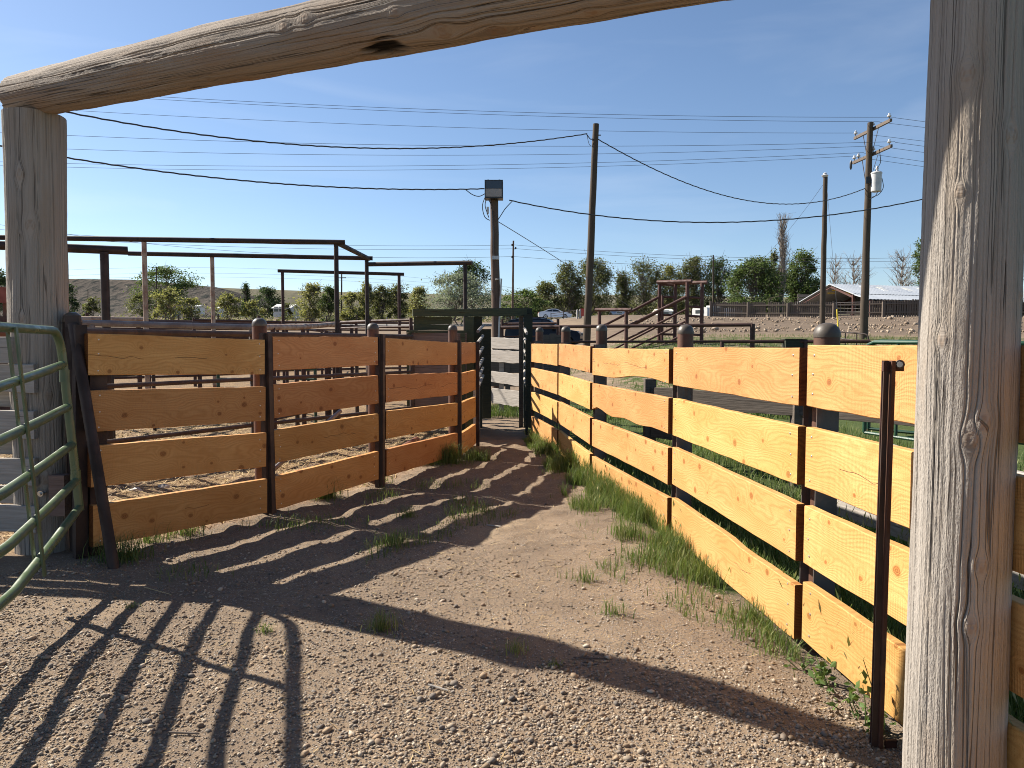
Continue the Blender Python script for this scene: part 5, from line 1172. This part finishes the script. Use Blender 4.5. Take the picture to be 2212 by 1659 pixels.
def bare_tree(name, label, u0, u1, vt, Y, seed, columnar=False, bark='bare_bark', n=70, group='bare trees beyond the yard'):
    r = np.random.default_rng(seed); x = ((u0 + u1) / 2 - 1106) / FOC * Y; g_ = T(x, Y); zt = at((u0 + u1) / 2, vt, Y).z; H = zt - g_; w = (u1 - u0) / FOC * Y / 2
    root = thing(name, label, 'tree', (x, Y, g_), group); bm = MB(); tw = MB()
    def br(b_, p, q, ra, rb, k=5, wob=.03):
        p, q = np.array(p), np.array(q); L_ = np.linalg.norm(q - p); pts = [p + (q - p) * i / k + (r.normal(size=3) * L_ * wob if 0 < i < k else 0) for i in range(k + 1)]
        b_.tube(pts, [ra + (rb - ra) * i / k for i in range(k + 1)], 5, caps=False); return pts
    lead = br(bm, (x, Y, g_ - .2), (x + r.uniform(-.1, .1) * w, Y, zt - .03 * H), H * .016 if not columnar else H * .022, .02, 10, .008)
    for k in range(n):
        i = int(r.integers(1, 9)); p = lead[i]; a = r.uniform(0, 2 * math.pi)
        if columnar: d = np.array([math.cos(a) * .16, math.sin(a) * .16, 1.]); ln = H * r.uniform(.1, .3)
        else: d = np.array([math.cos(a) * .8, math.sin(a) * .6, 1.]); ln = H * r.uniform(.18, .42) * (1.15 - i / 12)
        q = p + d / np.linalg.norm(d) * ln; q[0] = x + np.clip(q[0] - x, -w, w); q[2] = min(q[2], zt)
        pts = br(bm, p, q, .055 if not columnar else .07, .018, 5, .05)
        for j in range(6):
            s_ = pts[int(r.integers(1, 6))]; d2 = d * (1 if not columnar else 2) + r.normal(size=3) * .6; q2 = s_ + d2 / np.linalg.norm(d2) * ln * r.uniform(.2, .45); q2[2] = min(q2[2], zt + .1); br(tw, s_, q2, .02, .008, 2)
    bm.build('trunk', M[bark], root); tw.build('twigs', M[bark], root); return root
tree('leafy_tree', 'dark leafy tree at the far left edge beside the log post', -34, 30, 570, 680, 115, 'leaf_dark', 1, nl=26)
tree('round_bush', 'dark round bush just right of the left log post', 128, 173, 612, 670, 120, 'leaf_dark', 2, nl=18, lift=.03, dens=1.3, shape='bush')
tree('small_bush', 'small dull green bush below the sagebrush hill', 186, 217, 642, 668, 125, 'leaf_olive', 3, nl=10, lift=.03, shape='bush')
tree('broad_tree', 'broad green tree beside the pale overhead frame post', 305, 424, 577, 677, 150, 'leaf_mid', 4, nl=46, dens=1.2, ls=.34, lift=.1)
tree('shrub_tree', 'dense green shrub at the foot of the broad tree', 286, 340, 632, 677, 140, 'leaf_olive', 5, nl=16, lift=.03, shape='bush', dens=1.2)
tree('young_tree', 'yellow-green young tree in front of the broad tree', 337, 392, 621, 679, 118, 'leaf_yellow', 6, nl=22, dens=.8, shape='bush', lift=.12)
tree('young_tree', 'small yellow-green tree right of the broad tree', 401, 433, 644, 679, 118, 'leaf_yellow', 7, nl=14, dens=.8, shape='bush', lift=.1)
tree('young_tree', 'yellow-green tree cluster beside the second pale post', 466, 527, 634, 680, 118, 'leaf_yellow', 8, nl=20, dens=.9, shape='bush', lift=.06)
tree('young_tree', 'yellow-green small tree left of the white house', 532, 572, 647, 680, 118, 'leaf_yellow', 9, nl=14, dens=.9, shape='bush', lift=.06)
tree('cypress_tree', 'narrow dark conical tree on the skyline', 524, 545, 611, 672, 170, 'leaf_dark', 10, nl=26, dens=1.3, shape='cone', lift=.05)
tree('round_tree', 'dark rounded tree behind the white house', 550, 608, 620, 676, 165, 'leaf_dark', 11, nl=30, dens=1.4, lift=.05)
LT = [(651, 702, 612, 'yellow-leaved locust tree left of the tall frame post', .3), (694, 730, 618, 'green locust tree behind the tall frame post', 0), (738, 784, 631, 'low yellow-green locust tree right of the tall frame post', 0), (776, 812, 609, 'tall thin yellow locust tree at the second frame post', .3),
      (806, 845, 617, 'yellow-green locust tree right of the second frame post', .2), (842, 882, 610, 'bushy green locust tree at the small far frame', 0), (882, 928, 621, 'pale locust tree left of the silver tree', .2)]
for i, (a, b, v, lab, br_) in enumerate(LT): tree('locust_tree', lab, a, b, v, 685, 112 + 2 * i, ['leaf_yellow', 'leaf_mid', 'leaf_yellow', 'leaf_yellow', 'leaf_olive', 'leaf_olive', 'leaf_yellow'][i], 20 + i, nl=30, dens=.85, shape='bush', lift=.04, bare=br_, ls=.27)
tree('silver_tree', 'spreading silver-grey willow-like tree above the green chute', 921, 1062, 590, 672, 108, 'leaf_silver', 30, nl=56, dens=.95, ls=.26, shape='bush', lift=.14)
tree('cottonwood_tree', 'dark green cottonwood behind the silver tree', 978, 1060, 566, 670, 140, 'leaf_dark', 31, nl=38, dens=1.2, lift=.3)
tree('leafy_tree', 'bright green low trees between the chute and the white sedan', 1088, 1182, 626, 692, 118, 'leaf_mid', 32, nl=40, dens=1., shape='bush', lift=.08)
tree('leafy_tree', 'olive green tree behind the white sedan', 1150, 1212, 609, 693, 124, 'leaf_olive', 33, nl=32, dens=.8, bare=.2, lift=.1)
NT = [(1202, 1253, 567, 'half-bare narrow tree left of the dark pole', .9, .55), (1243, 1322, 560, 'tall ragged tree behind the dark leaning pole', .6, .8), (1328, 1358, 589, 'thin nearly bare tree left of the loading chute', 1., .4), (1350, 1432, 558, 'tall ragged tree behind the chute ramp', .9, .75),
      (1420, 1474, 571, 'half-bare tree behind the chute tower', .9, .5), (1458, 1530, 556, 'tall dull green tree right of the chute tower', .7, .85), (1512, 1592, 555, 'dark twiggy tree above the white trailer', .9, .8)]
for i, (a, b, v, lab, br_, dn) in enumerate(NT): tree('elm_tree', lab, a, b, v, 690, 122 + 2 * i, ['leaf_olive', 'leaf_olive', 'leaf_olive', 'leaf_olive', 'leaf_yellow', 'leaf_olive', 'leaf_dark'][i], 40 + i, nl=48, dens=dn * 1.5, shape='tall', lift=.05, bare=br_, ls=.27)
tree('leafy_tree', 'full green tree left of the dead poplar', 1577, 1682, 556, 664, 112, 'leaf_mid', 50, nl=66, dens=1.7, lift=.04)
tree('willow_tree', 'wide green willow right of the dead poplar', 1690, 1760, 540, 660, 116, 'leaf_mid', 51, nl=58, dens=1.5, lift=.06, shape='bush')
tree('willow_tree', 'paler willow top left behind the dead poplar', 1654, 1684, 540, 660, 122, 'leaf_olive', 52, nl=20, dens=.9, lift=.25)
bare_tree('dead_poplar', 'tall dead columnar poplar with bare grey branches', 1673, 1703, 462, 113, 53, True, n=120)
bare_tree('bare_tree', 'small bare tree just right of the guy pole', 1786, 1814, 542, 125, 54, n=60)
bare_tree('bare_tree', 'bare spreading tree left of the transformer pole above the barn', 1812, 1864, 536, 122, 55, n=80)
bare_tree('bare_tree', 'bare tree behind the barn roof next to the green tree', 1918, 1970, 530, 124, 56, n=80)
tree('leafy_tree', 'green tree behind the barn at the right log post', 1966, 2016, 517, 640, 118, 'leaf_mid', 57, nl=30, dens=1.2, lift=.2)
tree('leafy_tree', 'green tree at the right edge of the photo behind the barn', 2200, 2260, 634, 680, 120, 'leaf_mid', 58, nl=16, dens=1.2, lift=.2)
bx = at(1098, 690, 104); tree('small_bush', 'pale silvery bush by the road left of the white sedan', 1083, 1112, 667, 694, 100, 'leaf_silver', 59, nl=12, shape='bush', lift=.02)
tree('small_bush', 'brown-green bush right of the white house', 608, 634, 655, 682, 135, 'leaf_olive', 60, nl=10, dens=.6, shape='bush', lift=.02, bare=.3)
# hedge that closes the gaps between the far trees: one mass
r = np.random.default_rng(78); P = []
for u in np.concatenate([np.linspace(640, 930, 90), np.linspace(1060, 1700, 200)]):
    Yq = r.uniform(136, 158); x = (u - 1106) / FOC * Yq; g_ = T(x, Yq); hgt = 2.2 + 3.2 * float(vnoise(np.array(u / 26.), np.array(1.5), 51) + .5) + r.uniform(-.5, .8); n_ = 60
    q = r.normal(size=(n_, 3)) * np.array([.8, .6, hgt * .26]); q[:, 2] += hgt * .5; P.append(np.array([x, Yq, g_]) + q)
P = np.concatenate(P); V, F = leaf_cloud(P, .19, r); o = quick('hedgerow', V, F, M['leaf_olive'], smooth=False); tag(o, 'dull green hedgerow closing the gaps behind the far trees', None, None, 'stuff')
# low scrub under the far trees on both sides: one mass
r = np.random.default_rng(77); P = []
for u in np.linspace(-60, 1560, 420):
    Yq = r.uniform(118, 150); x = (u - 1106) / FOC * Yq; g_ = T(x, Yq); hgt = r.uniform(.5, 1.6); n_ = 26
    P.append(np.array([x, Yq, g_ + hgt * .35]) + r.normal(size=(n_, 3)) * np.array([.9, .6, hgt * .4]))
P = np.concatenate(P); V, F = leaf_cloud(P, .17, r); o = quick('scrub', V, F, M['leaf_olive'], smooth=False); tag(o, 'low dull green scrub under the far trees', None, None, 'stuff')

# ================================================================== GRASS
def blades(base, h, wid, lean, r, gz=None):
    n = len(base); a = r.uniform(0, 2 * np.pi, n); d = np.stack([np.cos(a), np.sin(a), 0 * a], -1); s = np.stack([-np.sin(a), np.cos(a), 0 * a], -1) * wid[:, None]
    h = h[:, None]; ln = lean[:, None] * h; up = np.array([0, 0, 1.])
    p0 = base; p1 = base + d * ln * .3 + up * h * .55; p2 = base + d * ln + up * h * (1 - .25 * np.clip(lean, 0, 1)[:, None])
    V = np.stack([p0 - s, p0 + s, p1 + s * .75, p1 - s * .75, p2], 1)
    k = np.arange(n)[:, None] * 5
    F = np.concatenate([np.concatenate([k, k + 1, k + 2], 1), np.concatenate([k, k + 2, k + 3], 1), np.concatenate([k + 3, k + 2, k + 4], 1)])
    return V.reshape(-1, 3), F, p2, d
def seedheads(tips, d, r, ln=.05):
    n = len(tips); s = r.normal(size=(n, 3)) * .006; ax = d * .5 + np.array([0, 0, 1.]); ax /= np.linalg.norm(ax, axis=1)[:, None]; L_ = ln * r.uniform(.6, 1.3, n)[:, None]
    sd_ = np.stack([-d[:, 1], d[:, 0], 0 * d[:, 0]], -1) * .006
    V = np.stack([tips - ax * .01, tips + ax * L_ * .4 + sd_, tips + ax * L_, tips + ax * L_ * .4 - sd_], 1); return V.reshape(-1, 3), np.arange(4 * n).reshape(n, 4)
def grass(name, label, base, h, wid, lean, mat, seed, seeds=0., parent=None, kind='stuff', sl=.05):
    r = np.random.default_rng(seed); V, F, tip, d = blades(base, h, wid, lean, r)
    o = quick(name, V, F, M[mat], corners=3, parent=parent, smooth=False)
    if kind: tag(o, label, None, None, kind)
    return o, tip, d
def zz_(x, y): return terrain(x, y) + relief(x, y)
r = np.random.default_rng(5)
# verge along the right fence
n = 36000; y = r.uniform(3.3, 11.8, n); off = r.random(n) ** 1.7
wv = np.interp(y, [3.3, 4.2, 5., 6., 7., 8.5, 10, 11.8], [.2, .5, .78, .66, .5, .38, .28, .18]); x = right_line(y) - .03 - off * wv
den = np.interp(y, [3.3, 4.0, 4.6, 6., 8., 9.5, 11.8], [.06, .42, .9, .95, .95, .8, .6]) * np.clip(.02 + 2.6 * vnoise(x * 4.5, y * 3.5, 41) + (1 - off) * .75, .015, 1)
k = r.random(n) < den; x, y, off = x[k], y[k], off[k]
h = np.interp(y, [3.3, 4.6, 6.2, 8, 9.5, 11.8], [.09, .14, .19, .25, .22, .16]) * r.uniform(.3, 1.35, len(x)) * (1.1 - .6 * off)
_, tip, d = grass('verge_grass', 'green grass growing along the foot of the sunlit plank fence', np.stack([x, y, zz_(x, y) - .01], -1), h, r.uniform(.0016, .0034, len(x)), r.uniform(.1, .8, len(x)), 'grass', 6)
k = (r.random(len(tip)) < .05) & (h > .15); V, F = seedheads(tip[k], d[k], r); o = quick('grass_seed_heads', V, F, M['grass_dry'], smooth=False); tag(o, 'seed heads on the grass beside the sunlit plank fence', None, None, 'stuff')
# meadow behind the right fence
n = 75000; y = 2.0 + r.random(n) ** 1.3 * 13; x = right_line(np.minimum(y, 13.5)) + .08 + r.random(n) ** 1.2 * 5.5
den = np.clip(.62 + 1.6 * vnoise(x * .9, y * .9, 43), .12, 1) * np.interp(y, [2, 6, 9, 15], [1, 1, .8, .5]); k = (r.random(n) < den) & (x < .75 * y + .6); x, y = x[k], y[k]
h = r.uniform(.12, .42, len(x)) * np.interp(y, [2, 6, 10, 15], [1.05, .85, .6, .4])
_, tip, d = grass('meadow_grass', 'tall green grass behind the sunlit plank fence', np.stack([x, y, zz_(x, y) - .01], -1), h, r.uniform(.002, .0042, len(x)), r.uniform(.1, .6, len(x)), 'grass', 7)
k = (r.random(len(tip)) < .16) & (h > .2); V, F = seedheads(tip[k], d[k], r, .07); o = quick('grass_seed_heads', V, F, M['grass_dry'], smooth=False); tag(o, 'pale seed heads on the tall grass behind the plank fence', None, None, 'stuff')
# lawn further back
n = 26000; y = 15 + r.random(n) ** 1.5 * 24; x = 1.2 + r.random(n) * .62 * y; k = r.random(n) < np.clip(.55 + 1.8 * vnoise(x * .35, y * .35, 44), .05, 1); x, y = x[k], y[k]
grass('lawn_grass', 'short green grass around the loading chute', np.stack([x, y, zz_(x, y) - .01], -1), r.uniform(.05, .2, len(x)), r.uniform(.005, .011, len(x)), r.uniform(.1, .5, len(x)), 'grass', 8)
# thin grass in the gateway and in the pens
n = 2600; y = r.uniform(15.2, 17.5, n); x = r.normal(-.05, .45, n); grass('gateway_grass', 'green grass under the bleached plank gate', np.stack([x, y, zz_(x, y)], -1), r.uniform(.05, .28, n), r.uniform(.003, .006, n), r.uniform(.1, .6, n), 'grass', 9)
n = 11000; y = r.uniform(4.6, 8.6, n); x = left_line(y) + .12 + r.random(n) ** .9 * 2.0; k = r.random(n) < np.clip(-.10 + 2.8 * vnoise(x * 2.3, y * 2.3, 46), 0, 1) * .8; x, y = x[k], y[k]
grass('sparse_grass', 'thin scattered grass blades on the shaded dirt of the alley', np.stack([x, y, zz_(x, y)], -1), r.uniform(.03, .13, len(x)), r.uniform(.0015, .003, len(x)), r.uniform(.2, 1., len(x)), 'grass', 10)
# single tufts one can point at
TU = [('thick dark grass clump at the foot of the third shaded bay', 905, 1002, .14, .30, 900), ('grass clump under the far end of the third shaded bay', 965, 1000, .16, .32, 950), ('grass clump at the far corner of the shaded fence', 1032, 992, .14, .22, 480),
      ('dark grass clump at the foot of the second shaded bay', 698, 1075, .10, .26, 750), ('small grass clump right of the second shaded bay post', 812, 1040, .10, .16, 200), ('grass clump around the foot of the leaning pipe', 262, 1205, .13, .20, 420),
      ('grass tuft in front of the first shaded bay', 398, 1150, .12, .22, 160), ('small grass tuft right of the leaning pipe', 330, 1170, .08, .22, 110), ('sunlit pale grass tuft beside the long beam shadow', 822, 1358, .06, .13, 150), ('tiny grass tuft in the sun below the alley middle', 1118, 1412, .045, .10, 50),
      ('tiny grass tuft left of the black twig', 1200, 1440, .03, .06, 34), ('tiny grass tuft where the gate shadow meets the beam shadow', 572, 1368, .035, .07, 50), ('tiny grass tuft below the green gate', 285, 1312, .03, .06, 30), ('grass tuft in the striped shade of the alley', 845, 1180, .09, .15, 150), ('sparse grass tuft in the upper striped shade', 880, 1120, .07, .13, 110), ('grass tuft at the sunny edge of the striped shade', 1045, 1105, .05, .12, 60),
      ('thin grass tuft on the open dirt left of the verge', 1260, 1255, .07, .12, 70), ('small grass tuft near the right verge', 1325, 1330, .06, .11, 60)]
for i, (lab, u, v, rad, hh, n) in enumerate(TU):
    p = gr(u, v); rr_ = np.random.default_rng(300 + i); q = rr_.normal(size=(n, 2)) * rad * rr_.uniform(.25, 1.1, (n, 1)); x, y = p.x + q[:, 0], p.y + q[:, 1] * .8
    o, tip, d = grass('grass_tuft', lab, np.stack([x, y, zz_(x, y) - .008], -1), hh * rr_.uniform(.35, 1.15, n), rr_.uniform(.0014, .003, n), rr_.uniform(.15, 1., n), 'grass' if i not in (8, 9) else 'grass_dry', 330 + i, kind=None)
    tag(o, lab, 'grass tuft', 'grass tufts in the alley')
# broad-leaved weed at the near post of the sunlit fence
wp = gr(1745, 1500, -.05); root = thing('leafy_weed', 'leafy green weed climbing at the foot of the nearest sunlit bay', 'weed', (wp.x, wp.y, GZ(wp.x, wp.y)))
rr_ = np.random.default_rng(9); P = []; bm = MB()
for i in range(16):
    y0 = 3.50 - rr_.random() * .72; x0 = float(right_line(y0)) - .03 - rr_.random() * .07; g_ = GZ(x0, y0); hh = (.30 if i == 0 else rr_.uniform(.04, .16)); e_ = np.array([x0 + rr_.normal() * .04, y0 + rr_.normal() * .04, g_ + hh]); s_ = np.array([x0, y0, g_ - .01])
    MB().tube([s_, (s_ + e_) / 2 + rr_.normal(size=3) * .01, e_], [.003, .0025, .0015], 5).build('stem', M['weed'], root)
    for k in range(16 if i == 0 else 9): P.append(s_ + (e_ - s_) * rr_.uniform(.2, 1) + rr_.normal(size=3) * .016)
V, F = leaf_cloud(np.array(P), .020, rr_); quick('leaves', V, F, M['weed'], parent=root, smooth=False)
# straw on the pen floor
n = 26000; y = 5.6 + r.random(n) * 10; x = left_line(np.minimum(y, 13.5)) - .15 - r.random(n) * 8; k = (np.abs(x) < .72 * y + .4); x, y = x[k], y[k]; n = len(x); a = r.uniform(0, 6.3, n); l_ = r.uniform(.025, .07, n)
d = np.stack([np.cos(a) * l_, np.sin(a) * l_, r.uniform(-.012, .02, n)], -1); s = np.stack([-np.sin(a), np.cos(a), 0 * a], -1) * .004; b = np.stack([x, y, zz_(x, y) + .012], -1)
V = np.stack([b - d - s, b + d - s, b + d + s, b - d + s], 1).reshape(-1, 3); o = quick('straw_litter', V, np.arange(4 * n).reshape(n, 4), M['straw'], smooth=False); tag(o, 'loose straw strewn over the pen floor', None, None, 'stuff')
# twigs and scraps on the gravel
for lab, pts, rad, mt in (('black bent twig lying in the sun on the gravel', [(1238, 1421), (1268, 1422), (1312, 1425)], .0035, 'twig'), ('short black splinter on the gravel right of the bent twig', [(1355, 1400), (1378, 1408)], .003, 'twig'), ('flat grey splinter lying below the beam shadow', [(925, 1485), (968, 1496)], .006, 'grey_board'),
                          ('pale wood chip near the sunny edge of the striped shade', [(1052, 1138), (1082, 1146)], .009, 'pale_board'), ('small brown stick on the gravel between gate shadows', [(365, 1588), (430, 1592)], .005, 'twig'), ('pale twig in the shade below the leaning pipe', [(612 - 300, 1270), (370, 1284)], .003, 'straw')):
    P = [gr(u, v) for u, v in pts]; P = [Vector((p.x, p.y, GZ(p.x, p.y) + rad + .004)) for p in P]
    o = MB().tube(P, [rad * .8] + [rad] * (len(P) - 2) + [rad * .6], 6).build('twig', M[mt], None, loc=P[0]); tag(o, lab, 'twig', 'twigs on the ground')
for lab, u, v, s in (('pale crumpled rock on the straw behind the first bay', 290, 1065, .09), ('second pale rock on the straw behind the first bay, further right', 352, 1057, .085)):
    p = gr(u, v); bm = MB(); rr2 = random.Random(u); bm.lathe([(s * .9, 0), (s * 1.1, s * .3), (s * .7, s * .7), (s * .2, s * .85)], (0, 0, 0), 9)
    bm.v = [(p.x + a * rr2.uniform(.8, 1.4), p.y + b * rr2.uniform(.7, 1.1), p.z - .02 + c * rr2.uniform(.7, 1.2)) for a, b, c in bm.v]; o = bm.build('rock', M['concrete'], None, loc=p, sharp=20); tag(o, lab, 'rock', 'rocks in the pen')

# dry grass litter in the alley
n = 2600; y = 2.5 + r.random(n) * 8; x = left_line(y) + r.random(n) * (right_line(y) - left_line(y)); k = (r.random(n) < .35 + .9 * vnoise(x * 1.2, y * 1.2, 61)); x, y = x[k], y[k]; n = len(x); a = r.uniform(0, 6.3, n); l_ = r.uniform(.008, .035, n)
d = np.stack([np.cos(a) * l_, np.sin(a) * l_, r.uniform(-.004, .006, n)], -1); s = np.stack([-np.sin(a), np.cos(a), 0 * a], -1) * .0016; b = np.stack([x, y, zz_(x, y) + .006], -1)
V = np.stack([b - d - s, b + d - s, b + d + s, b - d + s], 1).reshape(-1, 3); o = quick('dry_litter', V, np.arange(4 * n).reshape(n, 4), M['straw'], smooth=False); tag(o, 'dry grass stems and chips littering the alley ground', None, None, 'stuff')
